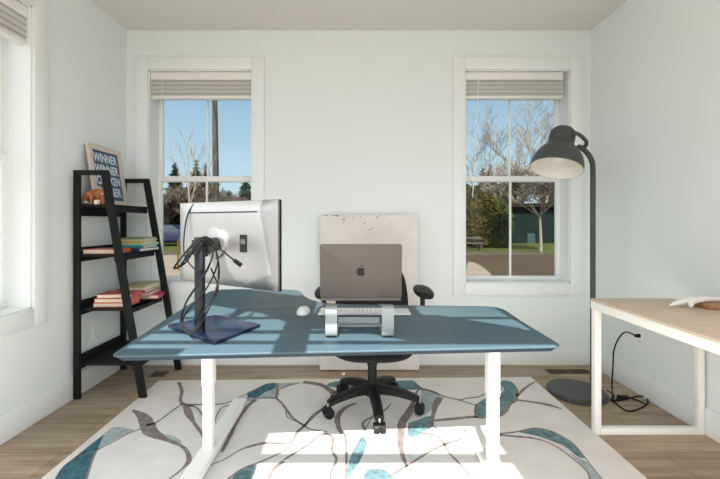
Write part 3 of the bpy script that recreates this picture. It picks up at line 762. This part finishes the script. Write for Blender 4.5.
b = MB(); b.mm((-.06, 1.555, ZD+.001), (.108, 1.60, ZD+.007), m=silver_alu, bev=.001); b.mm((-.06, 1.597, ZD+.001), (.108, 1.601, ZD+.03), m=silver_alu)
part(b, 'cross_brace', silver_alu, ris)

# keyboard and mouse
kb = thing('keyboard', 'white full-size keyboard behind the laptop riser', 'keyboard', (.05, 1.80, ZD+.001))
b = MB(); b.box((.052, 1.802, ZD+.0055), (.418, .115, .008), bev=.003, m=kb_base); part(b, 'keyboard_base', kb_base, kb)
n = 0
for r in range(6):
    x = -.148; row = []
    y = 1.853-r*.0178-.006
    if r == 5: ws = [.016, .016, .016, .02, .085, .02, .016, .016, .016, .016, .016, .016]
    elif r == 0: ws = [.0145]*19
    else: ws = [.016, *[.016]*12, .024] + [.016]*3
    for w in ws:
        if x+w > .256: break
        b = MB(); b.box((x+w/2, y, ZD+.0112), (w, .0145 if r else .010, .0035), bev=.0008, m=key_m, seg=1)
        part(b, 'key', key_m, kb); n += 1; x += w+.0035
b = MB()
mc = Vector((-.228, 1.79, ZD+.001))
tb = bmesh.new(); bmesh.ops.create_uvsphere(tb, u_segments=24, v_segments=14, radius=1)
for v in tb.verts:
    v.co.z = max(v.co.z, -.15); v.co.x = math.copysign(abs(v.co.x)**.8, v.co.x); v.co.y = math.copysign(abs(v.co.y)**.85, v.co.y)
bmesh.ops.transform(tb, matrix=Matrix.Translation(mc+Vector((0, 0, .0045))) @ Matrix.Diagonal((.030, .052, .026, 1)), verts=tb.verts); b._join(tb, None, key_m)
o = b.build('computer_mouse', None); tag(o, 'white computer mouse between the monitor and the laptop', 'mouse')

# ---------------------------------------------------------------- office chair
cc = Vector((.118, 2.385, .0105))
ch = thing('office_chair', 'black swivel office chair on casters behind the desk', 'chair', cc)
z0 = cc.z
b = MB()
angs = [math.radians(a) for a in (-85, -13, 59, 131, 203)]
for a in angs:
    dv = Vector((math.cos(a), math.sin(a), 0))
    pts = [cc+dv*.02+Vector((0, 0, .125)), cc+dv*.12+Vector((0, 0, .122)), cc+dv*.22+Vector((0, 0, .103)), cc+dv*.285+Vector((0, 0, .082))]
    q = smoothpts(pts, 4)
    side = Vector((-dv.y, dv.x, 0)); i = b.mi(black_pl); rings = []
    for k, p in enumerate(q):
        t = k/(len(q)-1); hw = .032*(1-t)+.025*t; hh = .029*(1-t)+.017*t
        rings.append([b.bm.verts.new(p+side*hw*u+Vector((0, 0, hh*v))) for u, v in ((-1, -.7), (-.7, -1), (.7, -1), (1, -.7), (1, .4), (.55, 1), (-.55, 1), (-1, .4))])
    for k in range(len(rings)-1):
        for j in range(8): b.bm.faces.new((rings[k][j], rings[k][(j+1) % 8], rings[k+1][(j+1) % 8], rings[k+1][j]))
    b.bm.faces.new(rings[-1])
b.cyl(cc+Vector((0, 0, .088)), cc+Vector((0, 0, .155)), .048, .038, 24, m=black_pl)
bmesh.ops.recalc_face_normals(b.bm, faces=b.bm.faces)
part(b, 'star_base', black_pl, ch)
for a in angs:
    dv = Vector((math.cos(a), math.sin(a), 0)); sd = Vector((-dv.y, dv.x, 0)); c0 = cc+dv*.285
    b = MB()
    for s in (-1, 1): b.cyl(c0+sd*s*.007+Vector((0, 0, .0315)), c0+sd*s*.031+Vector((0, 0, .0315)), .031, .029, 20, m=black_pl)
    b.cyl(c0+sd*-.009+Vector((0, 0, .03)), c0+sd*.009+Vector((0, 0, .03)), .022, .022, 16, m=black_pl)
    w_ = part(b, 'caster', black_pl, ch)
    b = MB(); b.cyl(c0+Vector((0, 0, .045)), c0+Vector((0, 0, .085)), .008, m=chrome, seg=12); b.ball(c0+Vector((0, 0, .044)), (.026, .026, .018), m=black_pl)
    part(b, 'caster_stem', black_pl, w_)
b = MB(); b.cyl(cc+Vector((0, 0, .13)), cc+Vector((0, 0, .27)), .029, .027, 24, m=black_pl); b.cyl(cc+Vector((0, 0, .265)), cc+Vector((0, 0, .285)), .031, .031, 24, m=black_pl)
b.cyl(cc+Vector((0, 0, .28)), cc+Vector((0, 0, .335)), .020, .020, 24, m=black_metal)
part(b, 'gas_lift', black_pl, ch)
b = MB(); b.box(cc+Vector((0, .02, .335)), (.16, .22, .03), bev=.008, m=black_pl); part(b, 'seat_mechanism', black_pl, ch)
b = MB()
tb = bmesh.new(); bmesh.ops.create_uvsphere(tb, u_segments=36, v_segments=18, radius=1)
for v in tb.verts:
    v.co.x = math.copysign(abs(v.co.x)**.72, v.co.x); v.co.y = math.copysign(abs(v.co.y)**.75, v.co.y)
    if v.co.z > 0: v.co.z *= .75
bmesh.ops.transform(tb, matrix=Matrix.Translation(cc+Vector((0, .0, .375))) @ Matrix.Diagonal((.245, .235, .045, 1)), verts=tb.verts); b._join(tb, None, dark_fab)
part(b, 'seat', dark_fab, ch)
b = MB()
# tapering padded backrest, slightly curved
tb = bmesh.new(); bmesh.ops.create_uvsphere(tb, u_segments=32, v_segments=24, radius=1)
for v in tb.verts:
    x, y, z = v.co; x = math.copysign(abs(x)**.7, x); z = math.copysign(abs(z)**.7, z)
    wd = .262-.050*(z+1)/2
    v.co = Vector((x*wd, y*.028+.05*abs(x)**2*-1+.03*z, z*.235))
bmesh.ops.transform(tb, matrix=Matrix.Translation(cc+Vector((.008, .265, .665))), verts=tb.verts); b._join(tb, None, dark_fab)
part(b, 'backrest', dark_fab, ch)
b = MB(); b.tube(smoothpts([cc+Vector((0, .10, .365)), cc+Vector((0, .27, .36)), cc+Vector((0, .345, .42)), cc+Vector((0, .335, .60))]), .016, 10, m=black_pl); part(b, 'back_bracket', black_pl, ch)
for s in (-1, 1):
    xx = cc.x+s*(.30 if s < 0 else .318); b = MB()
    b.tube(smoothpts([Vector((cc.x+s*.12, cc.y+.03, .385)), Vector((cc.x+s*.26, cc.y+.04, .385)), Vector((xx-.0*s, cc.y+.06, .43)), Vector((xx, cc.y+.06, .55)), Vector((xx, cc.y+.06, .685))]), .015, 12, m=black_pl)
    arm = part(b, 'armrest', black_pl, ch)
    b = MB(); tb = bmesh.new(); bmesh.ops.create_uvsphere(tb, u_segments=24, v_segments=14, radius=1)
    for v in tb.verts: v.co.z = math.copysign(abs(v.co.z)**.8, v.co.z); v.co.x = math.copysign(abs(v.co.x)**.8, v.co.x)
    bmesh.ops.transform(tb, matrix=Matrix.Translation((xx+.004, cc.y+.05, .715)) @ Matrix.Rotation(math.radians(8), 4, 'X') @ Matrix.Rotation(s*math.radians(7), 4, 'Y') @ Matrix.Diagonal((.062, .120, .023, 1)), verts=tb.verts); b._join(tb, None, black_pl)
    part(b, 'arm_pad', black_pl, arm)

# ---------------------------------------------------------------- floor lamp
lm = thing('floor_lamp', 'charcoal arched floor lamp with a bell shade by the right window', 'lamp', (1.50, 2.61, 0))
b = MB(); b.lathe([(0, .0), (.172, 0), (.180, .006), (.180, .026), (.172, .034), (0, .037)], Matrix.Translation((1.495, 2.61, 0)), 64, m=lamp_m)
part(b, 'lamp_base', lamp_m, lm)
nax = Vector((-.28, -.22, -.93)).normalized(); oc = Vector((1.318, 2.53, 1.495))
cap = oc-nax*.315
b = MB()
top = Vector((1.40+.138, 2.60, 1.645))
pp = [(1.605, 2.61, .04), (1.605, 2.61, .6), (1.605, 2.61, 1.2), (1.605, 2.61, 1.50), (1.597, 2.61, 1.56), (1.575, 2.608, 1.60), (1.545, 2.605, 1.63), (1.508, 2.60, 1.648)]
b.tube(smoothpts(pp, 4), .0165, 16, m=lamp_m); part(b, 'lamp_pole', lamp_m, lm)
R = Matrix.Translation(oc) @ Matrix.Identity(4) @ (-nax).to_track_quat('Z', 'Y').to_matrix().to_4x4()
prof = [(.180, 0), (.1815, .012), (.176, .05), (.160, .093), (.130, .135), (.100, .160), (.084, .172), (.081, .185), (.083, .235), (.078, .268), (.060, .288), (.03, .297), (0, .30)]
kx = lambda l: [(r_*(.87 if r_ > .09 else .96), z_) for r_, z_ in l]
prof = kx(prof)
b = MB(); b.lathe(prof, R, 64, m=lamp_m); shd = part(b, 'lamp_shade', lamp_m, lm)
inn = [(.1795, .0015), (.172, .05), (.156, .09), (.127, .131), (.097, .155), (.070, .166), (.05, .17), (0, .17)]
inn = kx(inn)
b = MB(); b.lathe(inn, R, 64, m=lamp_in); b.lathe([(.1575, .0008), (.1555, .0008)], R, 64, m=lamp_m)
part(b, 'shade_lining', lamp_in, shd, 'cream white inside of the shade')
b = MB(); b.lathe([(0, .045), (.025, .048), (.042, .062), (.048, .08), (.045, .10), (.030, .125), (.018, .14), (.018, .168)], R, 32, m=bulb_m)
part(b, 'bulb', bulb_m, lm, 'round white bulb')
b = MB()
side = nax.cross(Vector((0, 1, 0))).normalized()
j1 = cap+nax*.09+Vector((.055, -.07, 0))
b.tube(smoothpts([P(574.5, 133.5, 2.50), P(579, 134.5, 2.515), P(586, 141, 2.56), P(585.5, 146, 2.60), P(581, 147, 2.60)], 5), .0125, 10, m=lamp_m)
b.ball(P(574.5, 133.5, 2.505), .017, m=lamp_m); b.ball(Vector(pp[-1]), .0185, m=lamp_m)
part(b, 'shade_yoke', lamp_m, lm)

cordpts = [(1.69, 2.60, .03), (1.72, 2.57, .006), G(611, 400, .006), G(622, 400, .006), G(640, 396, .006), G(648, 400, .006), G(643, 407, .006), G(628, 411, .006), G(617, 404, .006), G(613, 398, .02), P(612, 385, 2.63), P(613, 365, 2.60), P(614, 350, 2.60), P(619, 338, 2.58), P(626, 332, 2.585), Vector((XR-.035, 2.60, .392))]
root = thing('power_cord', 'black lamp cord looping on the floor up to the outlet', 'cord', (1.75, 2.5, .0))
b = MB(); b.tube(smoothpts(cordpts, 8), .0045, 8, m=cable_m); part(b, 'cord', cable_m, root)
b = MB(); b.tube(smoothpts([G(613, 402, .006), G(622, 396.5, .006), G(634, 399, .006), G(645, 404, .006)], 6), .0045, 8, m=cable_m); b.box(G(623, 397, .012), (.07, .03, .02), bev=.006, m=black_pl)
part(b, 'foot_switch', black_pl, root)
b = MB(); b.cyl((XR-.008, 2.60, .392), (XR-.04, 2.60, .392), .014, .009, 14, m=black_pl); part(b, 'plug', black_pl, root)

# ---------------------------------------------------------------- oak-topped table
tbx = thing('work_table', 'oak-topped table with white square metal frame legs at the right wall', 'table', (1.6, 1.5, 0))
x0, x1, ya, yb = 1.303, XR-.017, .72, 2.145; zt = .73; fw = .035
b = MB(); b.mm((x0, ya, zt-.012), (x1, yb, zt), m=oak, bev=.002); part(b, 'tabletop', oak, tbx, 'pale oak tabletop')
b = MB()
for (p, q) in (((x0+.002, ya+.002, zt-.055), (x0+.030, yb-.002, zt-.0125)), ((x1-.03, ya+.002, zt-.055), (x1-.002, yb-.002, zt-.0125)), ((x0+.030, yb-.03, zt-.055), (x1-.03, yb-.002, zt-.0125)), ((x0+.03, ya+.002, zt-.055), (x1-.03, ya+.03, zt-.0125))): b.mm(p, q, m=oak_edge, bev=.002)
part(b, 'apron', oak_edge, tbx)
for y in (yb-.040, ya+.005):
    for (p, q, nm) in (((x0+.004, y, 0), (x0+.004+fw, y+fw, zt-.056), 'leg'), ((x1-fw, y, 0), (x1, y+fw, zt-.056), 'leg'), ((x0+.004+fw, y, 0), (x1-fw, y+fw, fw), 'bottom_rail')):
        b = MB(); b.mm(p, q, m=white_metal, bev=.003); part(b, nm, white_metal, tbx)

# wood block and starfish
b = MB(); b.box((1.80, 1.90, zt+.0125), (.20, .10, .024), rot=Euler((0, 0, -.08)), bev=.003, m=block_m)
o = b.build('wooden_block', None); tag(o, 'small brown wooden block under the starfish', 'block')
b = MB(); sc = Vector((1.665, 1.925, zt+.030))
tb = bmesh.new()
tips = [(-178, .105, -.022), (-128, .052, -.022), (-3, .15, .010), (118, .075, .0), (62, .09, .010)]
tips = [(math.radians(a), r, dz) for a, r, dz in tips]
for (a, r, dz) in tips:
    e = sc+Vector((math.cos(a)*r, math.sin(a)*r, dz)); mid = sc.lerp(e, .5)+Vector((0, 0, .006))
    b.tube(smoothpts([sc+Vector((0, 0, .0)), mid, e], 5), [.020, .0185, .017, .0155, .0145, .0135, .0125, .011, .009, .007, .004], 10, m=star_m)
b.ball(sc, (.027, .027, .018), m=star_m)
o = b.build('starfish', None); tag(o, 'white starfish ornament propped on the wooden block', 'starfish')

# ---------------------------------------------------------------- outside
grass_m = mat('grass', (.036, .040, .009), .95, noise=.4, nscale=2.2, spec=.1)
road_shade_m = mat('road_shaded', (.036, .024, .014), .95, noise=.12, nscale=.7, spec=.1)  # the house's shade is put into this darker brown road colour
road_lit_m = mat('road_sunlit', (.135, .108, .08), .95, noise=.10, nscale=1.2, spec=.1)  # same road where sunlit, sunlight put into the paler colour
curb_m = mat('curb', (.045, .038, .03), .95, noise=.3, nscale=3, spec=.1)
bark_m = mat('bark', (.070, .054, .040), .95, noise=.3, nscale=4, spec=.1)
bark_l = mat('pale_bark', (.135, .115, .09), .95, noise=.25, nscale=8, spec=.1)
bark_d = mat('pole_bark', (.035, .033, .028), .95, noise=.5, nscale=3, stretch=(3, 3, .5), spec=.1)
fir_m = mat('fir_needles', (.014, .024, .012), .95, noise=.5, nscale=1.5, spec=.05)
hedge_m = mat('hedge_green', (.056, .045, .012), .95, noise=.5, nscale=1.2, spec=.05)
bush_m = mat('bush_green', (.033, .040, .012), .95, noise=.5, nscale=1.6, spec=.05)
rust_m = mat('rust_tree', (.08, .038, .014), .95, noise=.4, nscale=1.5, spec=.05)
hwall = mat('house_dark_teal', (.006, .011, .010), .9, spec=0, noise=.15, nscale=1)
hroof = mat('house_roof', (.012, .010, .008), .95, spec=0, noise=.3, nscale=2)
def gbox(name, a, c, m, lab, cat):
    b = MB(); b.mm(a, c, m=m); return struct(b, name, label=lab, cat=cat)
gbox('sunlit_road', (-40, YB+.4, GZ-.3), (0, 18.9, GZ), road_lit_m, 'road with sunlight in its pale colour, seen through the left window', 'lit_road')
gbox('road', (0, YB+.4, GZ-.3), (45, 18.9, GZ), road_shade_m, 'road with house shade in its brown colour, seen through the right window', 'road')
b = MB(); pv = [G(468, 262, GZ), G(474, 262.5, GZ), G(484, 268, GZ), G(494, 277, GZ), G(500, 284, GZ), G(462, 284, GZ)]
b.prism([(v.x, v.y) for v in pv], GZ-.02, GZ+.01, m=road_lit_m); struct(b, 'lit_road', label='pale wedge painted as a sun gap at the near edge of the shaded road', cat='lit_road')  # sunlit gap in the road shade, put in as a pale shape
gbox('curb', (-40, 18.9, GZ-.3), (45, 19.4, GZ+.10), curb_m, 'dark curb along the grass verge', 'curb')
gbox('lawn', (-60, 19.4, GZ-.3), (60, 60, GZ+.02), grass_m, 'green grass verge beyond the road', 'lawn')

def foliage(name, base_, h, r, m, lab, cat, shape='cone', n=2600, leaf=.16, group=None, trunk=.12, seed=1):
    rd = random.Random(seed); bx_, by_, bz_ = base_
    root = thing(name, lab, cat, base_, group=group)
    b = MB(); b.cyl((bx_, by_, bz_), (bx_, by_, bz_+h*.8), trunk, trunk*.4, 8, m=bark_d); part(b, 'trunk', bark_d, root)
    b = MB(); bm = b.bm; i = b.mi(m)
    for _ in range(n):
        t = rd.random()
        if shape == 'cone':
            t = 1-math.sqrt(rd.random()); lay = .72+.28*((t*9) % 1 < .5); rr = r*(1-t)*lay*(.75+.35*rd.random()); z = bz_+h*(.08+.92*t)
        else:
            t = rd.random(); rr = r*(math.sin(math.pi*min(1, .12+.86*t))**.5)*(.75+.3*rd.random()); z = bz_+h*(.02+.98*t)
        a = rd.random()*2*math.pi; c = Vector((bx_+math.cos(a)*rr, by_+math.sin(a)*rr, z))
        dv = Vector((math.cos(a), math.sin(a), rd.uniform(-.6, .3))).normalized()*leaf*rd.uniform(.6, 1.6)
        sd = Vector((rd.uniform(-1, 1), rd.uniform(-1, 1), rd.uniform(-1, 1))).normalized()*leaf*.45
        f = bm.faces.new((bm.verts.new(c-dv*.4-sd), bm.verts.new(c-dv*.4+sd), bm.verts.new(c+dv))); f.material_index = i
    if shape == 'cone': b.lathe([(0, bz_+h*.08), (r*.62, bz_+h*.1), (r*.3, bz_+h*.55), (0, bz_+h*.95)], Matrix.Translation((bx_, by_, 0)), 12, m=m)
    else: b.lathe([(0, bz_+.05), (r*.6, bz_+h*.1), (r*.72, bz_+h*.5), (r*.5, bz_+h*.85), (0, bz_+h*.94)], Matrix.Translation((bx_, by_, 0)), 12, m=m)
    part(b, 'foliage', m, root, smooth=20)
def bare(name, base_, h, lab, m=bark_m, r0=.14, spread=.55, depth=5, seed=1, group=None, trunk=.25, tw=.012, fall=.55):
    rd = random.Random(seed); b = MB()
    def br(p, d_, L, r, k):
        q = [p]; dd = d_.copy(); n = 3
        for _ in range(n):
            wb = .03 if (k == depth and trunk > .4) else .18
            dd = (dd+Vector((rd.uniform(-wb, wb), rd.uniform(-wb, wb), rd.uniform(-.04, .12)))).normalized()
            q.append(q[-1]+dd*L/n)
        b.tube(q, [max(tw, r*(1-.35*j/n)) for j in range(n+1)], 5 if r > .05 else 3, m=m, caps=False)
        if k == 0: return
        for _ in range(6 if (k == depth and trunk > .5) else 3 if k > 1 else 4):
            j = 3 if (k == depth and trunk > .4) else rd.choice([1, 2, 3, 3]); a = rd.random()*6.28
            nd = (dd+Vector((math.cos(a), math.sin(a), rd.uniform(-.1, .5)))*spread*rd.uniform(.7, 1.3)).normalized()
            br(q[j], nd, L*rd.uniform(.58, .82), r*fall, k-1)
    root = Vector(base_)
    br(root, Vector((0, 0, 1)), h*trunk, r0, depth)
    o = b.build(name, None, None, 60); tag(o, lab, 'tree', group)
def at(px, Y, z=GZ): return Vector(((px-VX)/F*Y, Y, z))
# left window
gf = 'dark firs on the skyline'
for (px, Y, top, r, lab, sd) in ((175, 44, 162, 1.9, 'dark fir left of the bare sapling, left window', 1), (196, 46, 161, 2.4, 'tallest dark fir, in the middle of the left window', 2), (206, 50, 163, 2.0, 'dark fir beside the utility pole, left window', 3), (246, 42, 176, 2.0, 'low dark fir at the right edge of the left window', 4), (229, 46, 190, 2.2, 'short dark fir just right of the utility pole', 5)):
    foliage('fir_tree', at(px, Y), H+(VY-top)*Y/F-GZ, r, fir_m, lab, 'tree', n=2200, leaf=.3, group=gf, seed=sd)
pole = MB(); a = at(216.8, 22); c = P(214.2, 60, 22); pole.tube([a, a.lerp(c, .5), c], [.19, .165, .13], 14, m=bark_d)
o = pole.build('utility_pole', None); tag(o, 'tall dark wooden utility pole seen through the left window', 'pole')
gb = 'bare trees seen through the windows'
for (px, Y, h, sd, lab) in ((160, 28, 6.6, 11, 'bare shrub at the left edge of the left window'), (172, 29.5, 6.2, 12, 'bare twiggy shrub left of the slender sapling'), (186, 28, 6.6, 13, 'bare twiggy shrub behind the slender sapling'), (200, 29.5, 6.4, 15, 'bare twiggy shrub just left of the utility pole'), (213, 28, 6.0, 16, 'bare shrub behind the utility pole'), (238, 29, 5.4, 14, 'bare shrub right of the utility pole')):
    bare('bare_shrub', at(px, Y), h, lab, m=bark_m, r0=.07, spread=.95, depth=7, seed=sd, trunk=.25, tw=.013, group='bare shrubs by the street')
bare('bare_sapling', at(190, 20), 5.4, 'slender pale bare sapling in the left window', m=bark_l, r0=.045, spread=.35, depth=4, seed=21, trunk=.42, tw=.007)
for (px, Y, h, r, lab, sd) in ((160, 31, 2.7, 2.2, 'dark hedge bush behind the parked car', 31), (190, 32, 3.0, 2.4, 'dark bush right of the parked car', 32), (225, 32, 3.2, 2.4, 'dark bush beyond the utility pole foot', 33), (248, 33, 3.2, 2.2, 'dark bush at the right side of the left window', 34)):
    foliage('dark_bush', at(px, Y), h, r, fir_m, lab, 'bush', shape='round', n=1800, leaf=.22, group='dark bushes behind the parked car', seed=sd)

# parked car
car_m = mat('car_blue', (.004, .007, .022), .5, spec=.2); carw = mat('car_glass', (.02, .03, .045), .08, spec=.8); tyre = mat('tyre', (.015, .015, .015), .8)
cx0 = at(168, 26); car = thing('parked_car', 'dark blue parked car across the street, left window', 'car', cx0)
b = MB()
prof = [(-2.2, .35), (-2.15, .75), (-1.9, .85), (-1.3, .92), (-.8, 1.38), (.6, 1.42), (1.3, .98), (2.0, .90), (2.2, .70), (2.2, .35)]
b.prism(prof, -.85, .85, bev=.04, M=Matrix.Translation(cx0) @ Matrix.Rotation(math.pi/2, 4, 'X'), m=car_m); part(b, 'car_body', car_m, car)
b = MB(); b.prism([(-1.18, .95), (-.75, 1.31), (.55, 1.34), (1.12, .98)], .851, .862, M=Matrix.Translation(cx0) @ Matrix.Rotation(math.pi/2, 4, 'X'), m=carw); part(b, 'side_window', carw, car)
for xx in (-1.4, 1.35):
    for s in (-1, 1):
        b = MB(); b.cyl(cx0+Vector((xx, s*.70, .33)), cx0+Vector((xx, s*.88, .33)), .33, m=tyre, seg=24); part(b, 'wheel', tyre, car)
for (px, Y, h, lab) in ((178, 13, .98, 'thin rusty marker post on the sunlit road, left window'),):
    b = MB(); p = at(px, Y); b.cyl(p, p+Vector((0, 0, h)), .03, m=rust_m, seg=8); o = b.build('marker_post', None); tag(o, lab, 'post')

# right window
hx0, hx1 = at(497, 29).x, at(600, 29).x
hs = thing('dark_house', 'dark teal house wall beyond the grass, right window', 'house', ((hx0+hx1)/2, 31, GZ))
b = MB(); b.mm((hx0, 29, GZ), (hx1, 35, 2.25), m=hwall); part(b, 'house_wall', hwall, hs)
b = MB(); b.prism([(28.4, 2.25), (35.6, 2.25), (32, 2.7)], hx0-.4, hx1+.4, M=Matrix(((0, 0, 1, 0), (1, 0, 0, 0), (0, 1, 0, 0), (0, 0, 0, 1))), m=hroof); part(b, 'house_roof', hroof, hs)
b = MB(); p = P(531, 240, 28.97); b.mm((p.x-.28, 28.93, p.z-.5), (p.x+.28, 28.99, p.z+.5), m=mat('house_window', (.02, .034, .034), .8, spec=.1)); part(b, 'house_window', hwall, hs, 'small pale window')
gh = 'evergreens left of the dark house'
for (px, Y, top, r, m, lab, sd) in ((474, 24, 186, 1.0, hedge_m, 'tall yellow-green conifer at the left edge, right window', 41), (484, 24.6, 190, .95, hedge_m, 'yellow-green conifer second from the left, right window', 42), (463, 24.3, 184, .9, bush_m, 'dark green shrub hidden by the right window left frame', 43), (497, 24, 214, .75, bush_m, 'low bright bush just left of the dark house', 44), (491, 27, 196, 1.4, bush_m, 'green shrub between the conifers and the dark house', 45)):
    foliage('evergreen_shrub', at(px, Y), H+(VY-top)*Y/F-GZ, r, m, lab, 'shrub', shape='round', n=3000, leaf=.15, group=gh, seed=sd)
foliage('fir_tree', at(483, 40), H+(VY-166)*40/F-GZ, 1.5, fir_m, 'dark fir top on the skyline, right window', 'tree', n=1500, leaf=.3, seed=51)
foliage('fir_tree', at(490.5, 41), H+(VY-163)*41/F-GZ, 1.4, rust_m, 'rust-brown conifer top on the skyline, right window', 'tree', n=1500, leaf=.3, seed=52)
for (px, Y, h, sd, r0, dep, lab) in ((520, 34, 13.5, 61, .16, 6, 'tall bare tree in the middle of the right window'), (541, 33, 16.5, 62, .17, 6, 'tallest bare tree, beside the lamp shade'), (478, 36, 12, 63, .13, 6, 'bare tree at the left of the right window'), (562, 36, 11, 64, .15, 5, 'bare tree partly behind the lamp shade')):
    bare('bare_tree', at(px, Y), h, lab, m=bark_l, r0=r0, spread=.62, depth=dep, seed=sd, group=gb, trunk=.30, tw=.009)
for (px, Y, h, sd, lab) in ((500, 37, 8.0, 71, 'brown thicket above the left end of the house'), (514, 38.5, 7.6, 72, 'brown thicket behind the window muntin, above the house'), (528, 37, 8.2, 73, 'brown thicket above the middle of the house'), (543, 38.5, 8.0, 75, 'brown thicket above the street tree'), (556, 37, 8.0, 76, 'brown thicket at the right edge of the right window'), (486, 38, 7.6, 74, 'brown thicket above the yellow-green conifers')):
    bare('brown_thicket', at(px, Y), h, lab, m=bark_m, r0=.10, spread=.95, depth=7, seed=sd, trunk=.26, tw=.019, group='brown thickets behind the house')
bare('street_tree', at(541, 20.6, GZ+.02), 3.6, 'small street tree with pale trunk on the verge', m=bark_l, r0=.085, spread=1.15, depth=7, seed=84, trunk=.52, tw=.013, fall=.42)
# bench
bn = thing('garden_bench', 'dark garden bench on the grass at the window edge', 'bench', at(472, 21.5, GZ+.02))
p = at(472, 21.5, GZ+.02); b = MB()
b.box(p+Vector((0, 0, .42)), (1.1, .4, .06), m=curb_m); b.box(p+Vector((0, .2, .7)), (1.1, .05, .12), m=curb_m); part(b, 'bench_seat', curb_m, bn)
for s in (-1, 1):
    b = MB(); b.box(p+Vector((s*.45, 0, .2)), (.06, .38, .4), m=curb_m); part(b, 'leg', curb_m, bn)

# ---------------------------------------------------------------- light
w = bpy.data.worlds.new('World'); bpy.context.scene.world = w; w.use_nodes = True
nt = w.node_tree; nt.nodes.clear(); N = nt.nodes.new; L = nt.links.new
o_ = N('ShaderNodeOutputWorld'); bg = N('ShaderNodeBackground'); tc = N('ShaderNodeTexCoord'); sp = N('ShaderNodeSeparateXYZ')
L(tc.outputs['Generated'], sp.inputs[0])
rf = N('ShaderNodeValToRGB'); L(sp.outputs['Z'], rf.inputs[0])
rf.color_ramp.elements[0].position = .0; rf.color_ramp.elements[0].color = (.60, .74, .82, 1)
rf.color_ramp.elements[1].position = .42; rf.color_ramp.elements[1].color = (.17, .33, .58, 1)
e = rf.color_ramp.elements.new(.15); e.color = (.46, .64, .78, 1)
e = rf.color_ramp.elements.new(.27); e.color = (.35, .53, .70, 1)
rb = N('ShaderNodeValToRGB'); L(sp.outputs['Z'], rb.inputs[0])
rb.color_ramp.elements[0].position = .0; rb.color_ramp.elements[0].color = (.50, .47, .42, 1)
rb.color_ramp.elements[1].position = .8; rb.color_ramp.elements[1].color = (1.3, 1.4, 1.5, 1)
e = rb.color_ramp.elements.new(.02); e.color = (.68, .71, .73, 1)
e = rb.color_ramp.elements.new(.25); e.color = (.98, 1.02, 1.05, 1)
e = rb.color_ramp.elements.new(.5); e.color = (1.35, 1.4, 1.45, 1)
mr = N('ShaderNodeMapRange'); mr.interpolation_type = 'SMOOTHSTEP'
mr.inputs[1].default_value = .45; mr.inputs[2].default_value = -.15; mr.inputs[3].default_value = 0; mr.inputs[4].default_value = 1
L(sp.outputs['Y'], mr.inputs[0])
sc_ = N('ShaderNodeVectorMath'); sc_.operation = 'SCALE'; sc_.inputs[3].default_value = 2.3
L(rb.outputs[0], sc_.inputs[0])
mx = N('ShaderNodeMix'); mx.data_type = 'RGBA'; L(mr.outputs[0], mx.inputs[0]); L(rf.outputs[0], mx.inputs[6]); L(sc_.outputs[0], mx.inputs[7])
L(mx.outputs[2], bg.inputs[0]); L(bg.outputs[0], o_.inputs[0])
sl = bpy.data.lights.new('sun', 'SUN'); sl.energy = 11.0; sl.angle = math.radians(.25); sl.color = (1, .965, .91)
so = bpy.data.objects.new('sun', sl); C.objects.link(so); so.location = (-1, -6, 6)
so.rotation_euler = Vector((SX, 1, -SK)).to_track_quat('-Z', 'Y').to_euler()

# ---------------------------------------------------------------- camera
cd = bpy.data.cameras.new('camera'); cd.sensor_width = 36; cd.lens = F/720*36
cd.shift_x = (360-VX)/720; cd.shift_y = -(239.5-VY)/720; cd.clip_end = 300
co = bpy.data.objects.new('camera', cd); C.objects.link(co); co.location = (0, 0, H); co.rotation_euler = (math.pi/2, 0, 0)
S = bpy.context.scene; S.camera = co
S.view_settings.view_transform = 'Standard'; S.view_settings.look = 'None'
S.view_settings.exposure = 0.20; S.view_settings.gamma = 1; S.view_settings.use_curve_mapping = False
